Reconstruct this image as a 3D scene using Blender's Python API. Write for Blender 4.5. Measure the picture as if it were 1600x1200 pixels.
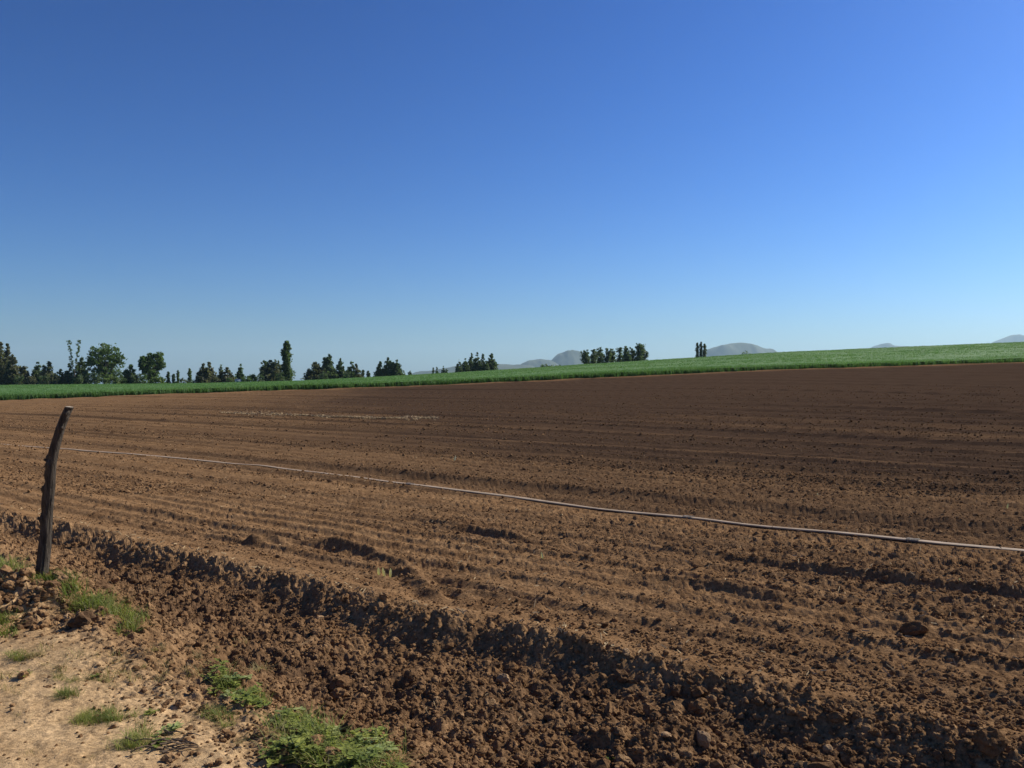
import bpy, bmesh, math, random
import numpy as np
from mathutils import Vector, Matrix, Euler

for o in list(bpy.data.objects):
    bpy.data.objects.remove(o)
scene = bpy.context.scene
C = scene.collection
R = math.radians

# ------------------------------------------------------------------ camera, sky, sun, exposure
EYE = 1.6
FPX = 1316.0                       # focal length in pixels of the 1600 px wide photograph
cam_d = bpy.data.cameras.new('camera')
cam = bpy.data.objects.new('camera', cam_d)
C.objects.link(cam)
cam.location = (0, 0, EYE)
cam.rotation_euler = (R(90), 0, 0)
cam_d.sensor_width = 36.0
cam_d.lens = 36.0 * FPX / 1600.0
cam_d.clip_start = 0.05
cam_d.clip_end = 60000
scene.camera = cam

SUN_AZ, SUN_EL = R(62), R(38)      # azimuth measured from the view direction towards the right
world = bpy.data.worlds.new('World')
scene.world = world
world.use_nodes = True
wn = world.node_tree.nodes; wl = world.node_tree.links
for n in list(wn): wn.remove(n)
sky = wn.new('ShaderNodeTexSky'); sky.sky_type = 'NISHITA'
sky.sun_disc = False
sky.sun_elevation = SUN_EL
sky.sun_rotation = SUN_AZ
sky.altitude = 0
sky.air_density = 1.0
sky.dust_density = 0.7
sky.ozone_density = 8.0
pre = wn.new('ShaderNodeVectorMath'); pre.operation = 'SCALE'; pre.inputs['Scale'].default_value = 0.61
hue = wn.new('ShaderNodeHueSaturation'); hue.inputs['Hue'].default_value = 0.504; hue.inputs['Saturation'].default_value = 1.10
gam = wn.new('ShaderNodeGamma'); gam.inputs['Gamma'].default_value = 1.6     # the camera's contrast
bg = wn.new('ShaderNodeBackground'); bg.inputs['Strength'].default_value = 0.0505
wo = wn.new('ShaderNodeOutputWorld')
wl.new(sky.outputs[0], pre.inputs[0]); wl.new(pre.outputs[0], gam.inputs['Color']); wl.new(gam.outputs[0], hue.inputs['Color']); wl.new(hue.outputs[0], bg.inputs['Color']); wl.new(bg.outputs[0], wo.inputs['Surface'])

sun_d = bpy.data.lights.new('sun', 'SUN')
sun_d.energy = 4.3
sun_d.angle = R(0.5)
sun_d.color = (1.0, 0.92, 0.77)
sun = bpy.data.objects.new('sun', sun_d)
C.objects.link(sun)
sdir = Vector((math.sin(SUN_AZ) * math.cos(SUN_EL), math.cos(SUN_AZ) * math.cos(SUN_EL), math.sin(SUN_EL)))
sun.rotation_euler = sdir.to_track_quat('Z', 'Y').to_euler()
sun.location = sdir * 50

scene.view_settings.view_transform = 'Standard'
scene.view_settings.look = 'None'
scene.view_settings.gamma = 1.0
scene.view_settings.use_curve_mapping = False
scene.view_settings.exposure = 0.75
scene.cycles.use_denoising = True
scene.cycles.denoising_prefilter = 'ACCURATE'

rng = np.random.default_rng(11)
random.seed(11)

# ------------------------------------------------------------------ helpers
def tag(o, label=None, cat=None, group=None, kind=None):
    if label: o['label'] = label
    if cat: o['category'] = cat
    if group: o['group'] = group
    if kind: o['kind'] = kind
    return o

def mesh_np(name, verts, faces, mats=(), smooth=False):
    """faces: (n,3) or (n,4) int array"""
    me = bpy.data.meshes.new(name)
    verts = np.asarray(verts, dtype=np.float32); faces = np.asarray(faces, dtype=np.int32)
    nf, k = faces.shape
    me.vertices.add(len(verts)); me.vertices.foreach_set('co', verts.ravel())
    me.loops.add(nf * k); me.loops.foreach_set('vertex_index', faces.ravel())
    me.polygons.add(nf)
    me.polygons.foreach_set('loop_start', np.arange(0, nf * k, k, dtype=np.int32))
    me.polygons.foreach_set('use_smooth', np.full(nf, smooth))
    me.update(calc_edges=True)
    for m in mats: me.materials.append(m)
    return me

def link(name, me, parent=None, loc=None, rot=None, scale=None):
    o = bpy.data.objects.new(name, me)
    C.objects.link(o)
    if parent is not None: o.parent = parent
    if loc is not None: o.location = loc
    if rot is not None: o.rotation_euler = rot
    if scale is not None: o.scale = scale
    return o

def _h(ix, iy, seed):
    a = (ix.astype(np.uint32) * np.uint32(374761393) + iy.astype(np.uint32) * np.uint32(668265263)
         + np.uint32((seed * 2246822519) & 0xffffffff))
    a = (a ^ (a >> np.uint32(13))) * np.uint32(1274126177)
    a = (a ^ (a >> np.uint32(16))) * np.uint32(2246822519)
    a = a ^ (a >> np.uint32(15))
    return a.astype(np.float64) / 4294967295.0 * 2 - 1

def vn(x, y, seed=0):
    x = np.asarray(x, dtype=np.float64); y = np.asarray(y, dtype=np.float64)
    xf = np.floor(x); yf = np.floor(y)
    ix = xf.astype(np.int64); iy = yf.astype(np.int64)
    fx = x - xf; fy = y - yf
    fx = fx * fx * fx * (fx * (fx * 6 - 15) + 10); fy = fy * fy * fy * (fy * (fy * 6 - 15) + 10)
    a = _h(ix, iy, seed); b = _h(ix + 1, iy, seed); c = _h(ix, iy + 1, seed); d = _h(ix + 1, iy + 1, seed)
    return (a * (1 - fx) + b * fx) * (1 - fy) + (c * (1 - fx) + d * fx) * fy

def fbm(x, y, wl_, octs=4, seed=0, gain=0.5):
    s = 0; amp = 1.0; f = 1.0 / wl_
    for k in range(octs):
        c_, s_ = math.cos(k * 1.1 + .4), math.sin(k * 1.1 + .4)
        s = s + amp * vn((x * c_ - y * s_) * f + 17.3 * k, (x * s_ + y * c_) * f - 5.1 * k, seed + k)
        amp *= gain; f *= 2.03
    return s

def billow(x, y, wl_, seed=0):
    c_, s_ = math.cos(seed * .7), math.sin(seed * .7)
    return np.abs(vn((x * c_ - y * s_) / wl_, (x * s_ + y * c_) / wl_, seed))

def sst(a, b, v):
    t = np.clip((v - a) / (b - a), 0, 1)
    return t * t * (3 - 2 * t)

# ------------------------------------------------------------------ the lie of the land
# s runs across the ditch and the drill rows (0 = crest of the field bank, negative towards the track); t runs along them
NX, NY = 0.622, 0.783
def st(x, y):
    return x * NX + (y - 5.3) * NY, x * NY - (y - 5.3) * NX

def px2u(p): return (np.asarray(p, float) - 800) / FPX
EDGE_PX = ([-400, 0, 300, 620, 820, 1200, 1600, 2100], [640, 625.6, 614, 604, 595, 578, 565.5, 552])
TOP_PX = ([-400, 0, 320, 470, 620, 770, 880, 1020, 1220, 1400, 1600, 2100], [603, 601, 598, 594, 586.5, 578, 570.5, 561.5, 549.5, 541.5, 533.5, 522])
CROP_H = 0.62
YT = 250.0
def edge_Y(u):                                  # the straight edge between soil and green crop
    return 85.0 / (1 - 0.22 * np.clip(u, -1.4, 1.4))

def land(x, y):
    yy = np.maximum(y, 1.0)
    u = np.clip(x / yy, -1.2, 1.2)
    ye = edge_Y(u)
    ze = EYE + (600 - np.interp(u, px2u(EDGE_PX[0]), EDGE_PX[1])) / FPX * ye
    zt = EYE + (600 - np.interp(u, px2u(TOP_PX[0]), TOP_PX[1])) / FPX * YT - CROP_H
    a = np.clip((y - 14) / (ye - 14), 0, 1)
    z1 = ze * a ** 1.6
    b = np.clip((y - ye) / (YT - ye), 0, 1)
    z2 = ze + (zt - ze) * b
    c = np.maximum(y - YT, 0)
    z3 = np.maximum(zt - 0.00005 * c * c - 0.006 * c, -4.0)
    z = np.where(y < ye, z1, np.where(y < YT, z2, z3))
    fade = sst(8, 14, np.asarray(y, float))
    return z * fade

def track_edge(t):
    return -1.18 - 0.14 * np.clip(t + 4, -6, 9)

# ruts: polylines on the ground, given in photograph pixels and thrown onto the flat near field
def flat(px, py, z=0.0):
    Y = (EYE - z) * FPX / (py - 600.0)
    return ((px - 800) / FPX * Y, Y)
RUTS = [
    ([(395, 848), (450, 847), (520, 852), (580, 863), (622, 878), (650, 903), (680, 935)], .062, .070),
    ([(180, 812), (230, 822), (300, 836)], .045, .060),
    ([(700, 925), (760, 930), (840, 950)], .055, .065),
    ([(590, 800), (700, 822), (800, 842), (880, 858)], .040, .065),
    ([(1000, 905), (1150, 925), (1260, 938)], .045, .065),
    ([(1430, 1068), (1500, 1082), (1640, 1108)], .050, .065),
    ([(1050, 860), (1200, 880), (1400, 905), (1650, 940)], .040, .065),
]
def seg_dist(x, y, pts):
    d = np.full(np.shape(x), 1e9)
    for (ax, ay), (bx, by) in zip(pts[:-1], pts[1:]):
        dx, dy = bx - ax, by - ay
        q = np.clip(((x - ax) * dx + (y - ay) * dy) / (dx * dx + dy * dy), 0, 1)
        d = np.minimum(d, np.hypot(x - ax - q * dx, y - ay - q * dy))
    return d

# the hose was dragged across the field and lies on soil it has smoothed
hose_px = [(-420, 664), (-150, 681), (0, 695), (100, 702), (240, 713), (330, 721), (400, 728), (470, 736), (520, 742), (570, 748), (650, 759), (720, 768), (800, 777), (860, 787), (920, 795), (1000, 803),
           (1075, 811), (1130, 818), (1200, 825), (1260, 829), (1330, 836), (1425, 847), (1510, 855), (1600, 862), (1800, 881), (2100, 912)]
def pick_land(px, py):
    u = (px - 800) / FPX; k = (600 - py) / FPX
    Y = np.geomspace(4, 90, 6000)
    hit = np.nonzero(land(u * Y, Y) >= EYE + k * Y)[0]
    return u * float(Y[hit[0]]), float(Y[hit[0]])
HOSE_XY = [pick_land(*p) for p in hose_px]
def ground(x, y, detail=True, want_attr=False):
    x = np.asarray(x, float); y = np.asarray(y, float)
    s, t = st(x, y)
    dist = np.hypot(x, y)
    z = land(x, y)
    se = track_edge(t)
    sw = s + 0.06 * vn(t * .9, s * .3, 5) + .025 * vn(t * 4.1, s * .8, 6)      # the crest line wanders
    # ditch profile
    wall = sst(0.03, -0.30, sw)
    back = sst(se - .05, se + 0.75, s + .12 * vn(t * 1.7, s, 8))
    dmask = wall * back
    ditch = -(0.130 - .020 * sst(-2, 2, t)) * wall * back
    lip = 0.050 * np.exp(-((sw - .16) / .18) ** 2)
    fieldm = sst(0.0, 0.25, sw) * sst(1.02, .98, y / edge_Y(np.clip(x / np.maximum(y, 1), -1.2, 1.2)))
    trackm = sst(se + .05, se - 0.75, s + .25 * vn(t * .9, s * .9, 9) + .12 * vn(t * 3, s * 3, 12))
    verge = np.clip(1 - wall * back - trackm - sst(0, .2, sw), 0, 1)
    z = z + ditch + lip
    # spoil heap beside the post and a low ridge of spoil along the verge
    hx, hy = x + 3.42, y - 5.92
    z = z + 0.20 * np.exp(-(hx / .55) ** 2 - (hy / .42) ** 2) + .07 * np.exp(-((x + 2.5) / .5) ** 2 - ((y - 5.05) / .4) ** 2)
    # drill rows
    bed = np.ones(np.shape(x))
    hb = (s > 1.5) & (s < 7) & (dist < 45)
    if np.any(hb): bed[hb] = 1 - .93 * np.exp(-(seg_dist(x[hb], y[hb], HOSE_XY) / .20) ** 2)
    sr = s + .12 * vn(t * .16, s * .1, 21) + .015 * vn(t * .9, s * .4, 22)
    far = sst(14, 40, dist)
    rows = (0.015 * np.sin(sr * 2 * math.pi / 0.46) * (.85 + .35 * vn(t * .25, sr * 1.6, 23)) * sst(60, 25, dist) + .009 * np.sin(sr * 2 * math.pi / 0.23 + 2) * (.7 + .5 * vn(t * .2, sr * 1.9, 29)) * sst(24, 12, dist) + .010 * np.sin(sr * 2 * math.pi / 0.153 + .8) * (.6 + .5 * vn(t * .3, sr * 2.2, 28)) * sst(16, 8, dist)
            + 0.030 * vn(sr * 1.3, t * .04, 24) + 0.024 * vn(sr * 4.3, t * .05, 25))
    rows = rows + sst(7, 13, dist) * sst(75, 40, dist) * (.040 * vn(sr * 3.3, t * .03, 30) + .012 * vn(sr * 1.7, t * .02, 33))
    rows = rows + far * (.045 * vn(sr * .55, t * .012, 26) + .05 * vn(sr * 1.3, t * .02, 27))
    z = z + fieldm * rows * sst(.1, .7, s) * bed
    ruts = np.zeros(np.shape(x)); rut_shade = np.zeros(np.shape(x))      # shaded side of the rut ridges, painted as darker soil
    near = (dist < 13) & (s > -.2)
    if np.any(near):
        xn, yn = x[near], y[near]
        acc = np.zeros(xn.shape); near_shade = np.zeros(xn.shape)
        for pts, dep, wid in RUTS:
            g = [flat(*p) for p in pts]
            d = seg_dist(xn, yn, g)
            w = wid * (1 + .25 * vn(xn * 6, yn * 6, 31))
            acc = acc + dep * np.exp(-(d / w) ** 2) * (.85 + .3 * vn(xn * 3.5, yn * 3.5, 32)) - .25 * dep * np.exp(-((d - 2.2 * w) / w) ** 2)
            near_shade = np.maximum(near_shade, np.exp(-(d / (1.1 * w)) ** 2))
        ruts[near] = acc; rut_shade[near] = near_shade
    z = z + ruts * fieldm * bed
    if detail:
        cl = .5 + .5 * vn(x * .5, y * .5, 41)                      # cloddier and finer patches
        clr = np.clip(.30 + .32 * cl + .30 * sst(1, 5, s) * sst(-6, 4, x), 0, 1.2)
        clr = bed * clr * (.45 + .55 * sst(.35, 1.1, s))
        f1, f2, f3 = sst(15, 7, dist), sst(26, 12, dist), sst(55, 25, dist)
        z = z + fieldm * clr * (0.012 * f3 * (billow(x, y, .19, 1) - .35) + .026 * f2 * (billow(x, y, .075, 2) - .35) + f1 * (.017 * vn(x / .035, y / .035, 3) + .007 * vn(x / .016, y / .016, 13)))
        z = z + fieldm * .014 * fbm(x, y, .9, 2, 44)
        rough = np.clip(dmask * 1.3, 0, 1) * (1 - .75 * np.exp(-((sw + .10) / .17) ** 2))
        z = z + rough * (.035 * fbm(x, y, .5, 2, 50) + .044 * (billow(x, y, .22, 4) - .35) + .030 * (billow(x, y, .085, 5) - .35) + .019 * vn(x / .038, y / .038, 6) + .010 * vn(x / .017, y / .017, 16))
        heap = np.exp(-(hx / .7) ** 2 - (hy / .5) ** 2)
        vr = np.clip(verge + heap, 0, 1)
        z = z + vr * (.040 * fbm(x, y, .45, 3, 54) + .034 * (billow(x, y, .11, 7) - .35) + .020 * vn(x / .035, y / .035, 8) + .007 * vn(x / .016, y / .016, 18)) + heap * .10 * (billow(x, y, .17, 9) - .3)
        z = z + trackm * (.022 * fbm(x, y, .9, 4, 58) + .005 * vn(x / .06, y / .06, 59) + .0025 * vn(x / .025, y / .025, 60))
    if want_attr:
        # soil types: dry pale silt of the track, dry crust on the headland; darker further out, where the self-shadowing of rough soil is painted in
        dry = np.clip(trackm * (0.95 + .40 * vn(x * 1.1, y * 1.1, 70) + .35 * vn(x * 4.1, y * 4.1, 75) + .2 * vn(x * 11, y * 11, 76)) + .1 * verge, 0, 1)
        moist_shade = np.clip(.05 + .20 * sst(1.0, 4, s) + .9 * sst(3.0, 14, s) * (.80 + .16 * vn(s * .35, t * .04, 71)) * sst(-16, 2, x) + .62 * sst(30, 54, dist) * sst(-34, -4, x)
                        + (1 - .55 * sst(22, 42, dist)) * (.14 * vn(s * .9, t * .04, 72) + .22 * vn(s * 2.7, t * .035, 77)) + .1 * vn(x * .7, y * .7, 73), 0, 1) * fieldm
        moist_shade = moist_shade * sst(1.005, .955, y / edge_Y(np.clip(x / np.maximum(y, 1), -1.2, 1.2)))
        moist_shade = np.maximum(moist_shade, .40 * rut_shade * fieldm * (.8 + .4 * vn(x * 9, y * 9, 78)))
        moist_shade = np.maximum(moist_shade, dmask * np.clip(.45 + .3 * vn(x * 2, y * 2, 74), 0, 1))
        return z, dry, moist_shade, s, se, sw
    return z

def gz(x, y, detail=True):
    return float(ground(np.array([x]), np.array([y]), detail)[0])

def pick(px, py):
    """ground point under a pixel of the photograph"""
    u = (px - 800) / FPX; k = (600 - py) / FPX
    Y = np.geomspace(2.2, 130, 1100)
    g = ground(u * Y, Y, False)
    hit = np.nonzero(g >= EYE + k * Y)[0]
    if len(hit) and hit[0] > 0:
        i = hit[0]; d0 = (EYE + k * Y[i - 1]) - g[i - 1]; d1 = g[i] - (EYE + k * Y[i])
        Yh = float(Y[i - 1] + (Y[i] - Y[i - 1]) * d0 / max(d0 + d1, 1e-9))
    else: Yh = 90.0
    return u * Yh, Yh

# ------------------------------------------------------------------ materials
def new_mat(name):
    m = bpy.data.materials.new(name); m.use_nodes = True
    nt = m.node_tree; nt.nodes.clear()
    out = nt.nodes.new('ShaderNodeOutputMaterial')
    return m, nt, out

def N(nt, typ, **kw):
    n = nt.nodes.new(typ)
    for k, v in kw.items():
        if k in n.inputs.keys() if not isinstance(k, int) else False: n.inputs[k].default_value = v
        else: setattr(n, k, v)
    return n

def mixc(nt, fac, a, b, mode='MIX'):
    n = nt.nodes.new('ShaderNodeMix'); n.data_type = 'RGBA'; n.blend_type = mode
    for sock, v in ((n.inputs[0], fac), (n.inputs[6], a), (n.inputs[7], b)):
        if hasattr(v, 'is_output'): nt.links.new(v, sock)
        else: sock.default_value = v
    return n.outputs[2]

def ramp(nt, src, stops):
    n = nt.nodes.new('ShaderNodeValToRGB')
    e = n.color_ramp.elements
    while len(e) < len(stops): e.new(.5)
    for el, (p, c) in zip(e, stops): el.position = p; el.color = c
    nt.links.new(src, n.inputs[0])
    return n.outputs[0]

def noise(nt, vec, scale, detail=4, rough=.55):
    n = nt.nodes.new('ShaderNodeTexNoise')
    n.inputs['Scale'].default_value = scale; n.inputs['Detail'].default_value = detail; n.inputs['Roughness'].default_value = rough
    if vec is not None: nt.links.new(vec, n.inputs['Vector'])
    return n.outputs['Fac']

SOIL_DRY = (.294, .182, .096, 1)
SOIL_MID = (.186, .106, .053, 1)
SOIL_DARK = (.078, .050, .034, 1)  # darkest soil tone; also carries the shade painted on far field and ruts
TRACK = (.53, .375, .215, 1)

def soil_material(name, attr=True, base=None):
    m, nt, out = new_mat(name)
    geo = nt.nodes.new('ShaderNodeNewGeometry')
    p = geo.outputs['Position']
    n1 = noise(nt, p, 3.2, 5, .6); n2 = noise(nt, p, 38, 4, .65); n3 = noise(nt, p, .45, 3, .5)
    col = ramp(nt, n1, [(.30, SOIL_MID), (.70, SOIL_DRY)])
    if attr:
        am = nt.nodes.new('ShaderNodeAttribute'); am.attribute_name = 'moist_shade'
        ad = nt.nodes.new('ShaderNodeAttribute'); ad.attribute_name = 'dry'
        col = mixc(nt, am.outputs['Fac'], col, SOIL_DARK)
        tr = ramp(nt, n1, [(.25, (.40, .27, .145, 1)), (.7, TRACK)])
        col = mixc(nt, ad.outputs['Fac'], col, tr)
    else:
        oi = nt.nodes.new('ShaderNodeObjectInfo')
        rr = ramp(nt, oi.outputs['Random'], [(0, base or SOIL_DARK), (.45, SOIL_MID), (.9, SOIL_DRY), (1, (.29, .19, .105, 1))])
        col = mixc(nt, .75, col, rr)
    grain = ramp(nt, n2, [(.28, (.50, .48, .46, 1)), (.72, (1.38, 1.36, 1.33, 1))])
    col = mixc(nt, 1.0, col, grain, 'MULTIPLY')
    b = nt.nodes.new('ShaderNodeBsdfDiffuse')
    nt.links.new(col, b.inputs['Color'])
    b.inputs['Roughness'].default_value = .30
    bmp = nt.nodes.new('ShaderNodeBump'); bmp.inputs['Strength'].default_value = .8; bmp.inputs['Distance'].default_value = .014
    n4 = noise(nt, p, 70, 5, .7)
    nt.links.new(n4, bmp.inputs['Height']); nt.links.new(bmp.outputs[0], b.inputs['Normal'])
    nt.links.new(b.outputs[0], out.inputs[0])
    return m

def leaf_material(name, c0, c1, trans=.35, scale=.6, rough=.6):
    m, nt, out = new_mat(name)
    geo = nt.nodes.new('ShaderNodeNewGeometry')
    f = noise(nt, geo.outputs['Position'], scale, 3, .6)
    col = ramp(nt, f, [(.32, (*c0, 1)), (.68, (*c1, 1))])
    rr = ramp(nt, geo.outputs['Random Per Island'], [(0, (.70, .72, .70, 1)), (1, (1.3, 1.27, 1.2, 1))])
    col = mixc(nt, 1.0, col, rr, 'MULTIPLY')
    d = nt.nodes.new('ShaderNodeBsdfPrincipled'); d.inputs['Roughness'].default_value = rough
    d.inputs['Specular IOR Level'].default_value = .25
    tr = nt.nodes.new('ShaderNodeBsdfTranslucent')
    tc = mixc(nt, 1.0, col, (1.25, 1.35, .75, 1), 'MULTIPLY')
    nt.links.new(col, d.inputs['Base Color']); nt.links.new(tc, tr.inputs['Color'])
    mx = nt.nodes.new('ShaderNodeMixShader'); mx.inputs[0].default_value = trans
    nt.links.new(d.outputs[0], mx.inputs[1]); nt.links.new(tr.outputs[0], mx.inputs[2])
    nt.links.new(mx.outputs[0], out.inputs[0])
    return m

def plain_material(name, c0, c1, scale=20, rough=.8, stretch=None, bump=0, bdist=.004):
    m, nt, out = new_mat(name)
    tc = nt.nodes.new('ShaderNodeTexCoord')
    v = tc.outputs['Object']
    if stretch:
        mp = nt.nodes.new('ShaderNodeMapping'); mp.inputs['Scale'].default_value = stretch
        nt.links.new(v, mp.inputs['Vector']); v = mp.outputs[0]
    f = noise(nt, v, scale, 5, .62)
    col = ramp(nt, f, [(.3, (*c0, 1)), (.7, (*c1, 1))])
    b = nt.nodes.new('ShaderNodeBsdfPrincipled'); b.inputs['Roughness'].default_value = rough
    b.inputs['Specular IOR Level'].default_value = .2
    nt.links.new(col, b.inputs['Base Color'])
    if bump:
        bp = nt.nodes.new('ShaderNodeBump'); bp.inputs['Strength'].default_value = bump; bp.inputs['Distance'].default_value = bdist
        nt.links.new(f, bp.inputs['Height']); nt.links.new(bp.outputs[0], b.inputs['Normal'])
    nt.links.new(b.outputs[0], out.inputs[0])
    return m

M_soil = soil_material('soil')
M_clod = soil_material('clod_soil', attr=False)
M_stone = plain_material('stone', (.20, .120, .060), (.36, .235, .130), 9, .85, None, .5, .01)
M_crop = leaf_material('crop_green', (.074, .155, .052), (.100, .190, .068), .35, .05)
M_cropsheet = plain_material('crop_understorey', (.058, .125, .034), (.095, .175, .054), .35, .9, None, .8, .3)
M_farm = plain_material('far_farmland', (.06, .10, .03), (.11, .12, .05), .01, .95)
M_grass = leaf_material('grass_blade', (.105, .145, .032), (.27, .28, .085), .42, 5)
M_weed = leaf_material('weed_leaf', (.105, .150, .028), (.31, .33, .080), .35, 9, .5)
M_weedpale = leaf_material('weed_leaf_pale', (.16, .22, .075), (.34, .36, .15), .35, 9, .5)
M_drygrass = leaf_material('dry_grass', (.20, .17, .075), (.36, .29, .14), .30, 4)
M_stem = plain_material('weed_stem', (.07, .10, .03), (.14, .16, .06), 30, .7)
M_straw = plain_material('straw', (.30, .215, .11), (.46, .35, .20), 14, .8)
M_litter = plain_material('weathered_straw', (.26, .19, .10), (.44, .33, .20), 14, .9)
M_husk = leaf_material('pale_husk', (.55, .50, .40), (.70, .66, .56), .45, 12, .7)
M_twig = plain_material('twig_bark', (.06, .045, .03), (.16, .115, .08), 25, .9)
M_hose = plain_material('hose_canvas', (.25, .19, .13), (.38, .29, .205), 6, .65, None, .2, .003)
M_clamp = plain_material('hose_clamp', (.07, .055, .045), (.20, .17, .145), 40, .85)
M_bark = plain_material('post_bark', (.018, .015, .012), (.092, .074, .058), 16, .95, (4, 4, .55), 1.0, .02)
M_cut = plain_material('post_cut_wood', (.25, .20, .15), (.48, .42, .34), 30, .85)
M_trunk = plain_material('tree_bark', (.05, .04, .03), (.12, .10, .08), 1.5, .95)
M_wall = plain_material('white_wall', (.70, .70, .68), (.82, .82, .80), 2, .8)
M_roof = plain_material('grey_roof', (.28, .29, .31), (.40, .41, .43), 2, .6)
M_hill = plain_material('hill_scrub', (.040, .058, .040), (.085, .095, .065), .0035, .95)

# ------------------------------------------------------------------ ground: one polar sheet, finest in front of the lens, cut into its zones
FRONT = R(41)
th_front = np.linspace(-FRONT, FRONT, 1020)
th_back = np.concatenate([np.linspace(FRONT, R(70), 60)[1:], np.linspace(R(70), 2 * math.pi - R(70), 60)[1:-1], np.linspace(2 * math.pi - R(70), 2 * math.pi - FRONT, 60)[:-1]])
th = np.concatenate([th_front, th_back])
rr_ = [0.6]
while rr_[-1] < 150:
    r = rr_[-1]
    step = max(.015, min(r * r / 1450.0, .13 + max(0, r - 14) * .0085)) if r > 2.2 else .12
    rr_.append(r + step)
rr_ = np.array(rr_)
nT, nR = len(th), len(rr_)
RR, TH = np.meshgrid(rr_, th, indexing='ij')
GX = (RR * np.sin(TH)).ravel(); GY = (RR * np.cos(TH)).ravel()
GZ, A_dry, A_moist_shade, A_s, A_se, A_sw = ground(GX, GY, True, True)
GV = np.stack([GX, GY, GZ], 1)
ii, jj = np.meshgrid(np.arange(nR - 1), np.arange(nT), indexing='ij')
j2 = (jj + 1) % nT
F = np.stack([ii * nT + jj, (ii) * nT + j2, (ii + 1) * nT + j2, (ii + 1) * nT + jj], -1).reshape(-1, 4)[:, ::-1]
fs = A_sw[F].mean(1); fse = A_se[F].mean(1)
fx = GX[F].mean(1); fy = GY[F].mean(1)
fu = np.clip(fx / np.maximum(fy, 1), -1.2, 1.2)
crop_f = (fy > edge_Y(fu)) & (fs > 0)
track_f = (fs < fse) & ~crop_f
ditch_f = (fs >= fse) & (fs < 0.0) & ~crop_f
field_f = ~(crop_f | track_f | ditch_f)
for nm, msk, lab in (('dirt_track', track_f, 'pale dry dirt track at the lower left'),
                     ('ditch', ditch_f, 'rough cloddy ditch between the track and the field'),
                     ('ploughed_field', field_f, 'brown ploughed and drilled field'),
                     ('green_field', crop_f, 'soil under the green crop beyond the ploughed field')):
    f = F[msk]
    used, inv = np.unique(f, return_inverse=True)
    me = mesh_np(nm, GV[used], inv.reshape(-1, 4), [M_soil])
    for an, arr in (('dry', A_dry), ('moist_shade', A_moist_shade)):
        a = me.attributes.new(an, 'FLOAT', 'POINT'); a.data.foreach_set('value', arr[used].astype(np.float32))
    tag(link(nm, me), lab, None, None, 'structure')
# the little disc under the photographer
dv = [(0, 0, float(GZ[:nT].mean()))] + [tuple(GV[k]) for k in range(nT)]
df = [(0, 1 + (k + 1) % nT, 1 + k) for k in range(nT)]
me = mesh_np('track_under_camera', dv, df, [M_soil])
a = me.attributes.new('dry', 'FLOAT', 'POINT'); a.data.foreach_set('value', np.full(nT + 1, .9, np.float32))
me.attributes.new('moist_shade', 'FLOAT', 'POINT')
tag(link('dirt_track', me), 'dirt track under the photographer', None, None, 'structure')

# far land to the horizon
th2 = np.linspace(-math.pi, math.pi, 721)[:-1]
r2 = np.concatenate([np.linspace(146, 420, 46), np.geomspace(440, 22000, 34)])
R2, T2 = np.meshgrid(r2, th2, indexing='ij')
X2 = (R2 * np.sin(T2)).ravel(); Y2 = (R2 * np.cos(T2)).ravel()
Z2 = land(X2, Y2) - .12
n2 = len(th2)
i2, j2_ = np.meshgrid(np.arange(len(r2) - 1), np.arange(n2), indexing='ij')
k2 = (j2_ + 1) % n2
F2 = np.stack([i2 * n2 + j2_, i2 * n2 + k2, (i2 + 1) * n2 + k2, (i2 + 1) * n2 + j2_], -1).reshape(-1, 4)[:, ::-1]
tag(link('farmland', mesh_np('farmland', np.stack([X2, Y2, Z2], 1), F2, [M_farm])), 'far farmland reaching to the horizon', None, None, 'structure')

# ------------------------------------------------------------------ far hills
def hill(label, sil, dist, depth, seed):
    """sil: silhouette (px, py) in the photograph -> a real rounded hill at that distance"""
    px = np.array([p[0] for p in sil], float); py = np.array([p[1] for p in sil], float)
    xs = (px - 800) / FPX * dist; zs = EYE + (600 - py) / FPX * dist
    nx_, ny_ = 110, 44
    X = np.linspace(xs[0], xs[-1], nx_); Yv = np.linspace(-1, 1, ny_)
    base = -30.0
    top = np.interp(X, xs, zs)
    # soften the polyline
    ker = np.array([1, 2, 3, 2, 1]) / 9.0
    top = np.convolve(np.pad(top, 2, mode='edge'), ker, 'valid')
    XX, VV = np.meshgrid(X, Yv, indexing='ij')
    prof = np.clip(np.cos(VV * math.pi / 2), 0, 1) ** 1.3
    ZZ = base + (top[:, None] - base) * prof
    rel = (top[:, None] - base)
    ZZ = ZZ + rel * .05 * fbm(XX / dist * 60, VV * 3, 1.0, 4, seed) * prof * (1 - .75 * (np.abs(VV) < .1)) + 3 * fbm(XX / 90, VV * depth / 90, 1.0, 2, seed + 9) * prof
    YY = dist + VV * depth + XX * 0
    V = np.stack([XX.ravel(), YY.ravel(), ZZ.ravel()], 1)
    a, b = np.meshgrid(np.arange(nx_ - 1), np.arange(ny_ - 1), indexing='ij')
    f = np.stack([a * ny_ + b, (a + 1) * ny_ + b, (a + 1) * ny_ + b + 1, a * ny_ + b + 1], -1).reshape(-1, 4)
    V0 = V.mean(0); V0[2] = base
    o = link('hill', mesh_np('hill', V - V0, f, [M_hill], True), loc=tuple(V0))
    tag(o, label, None, None, 'structure')

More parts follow.
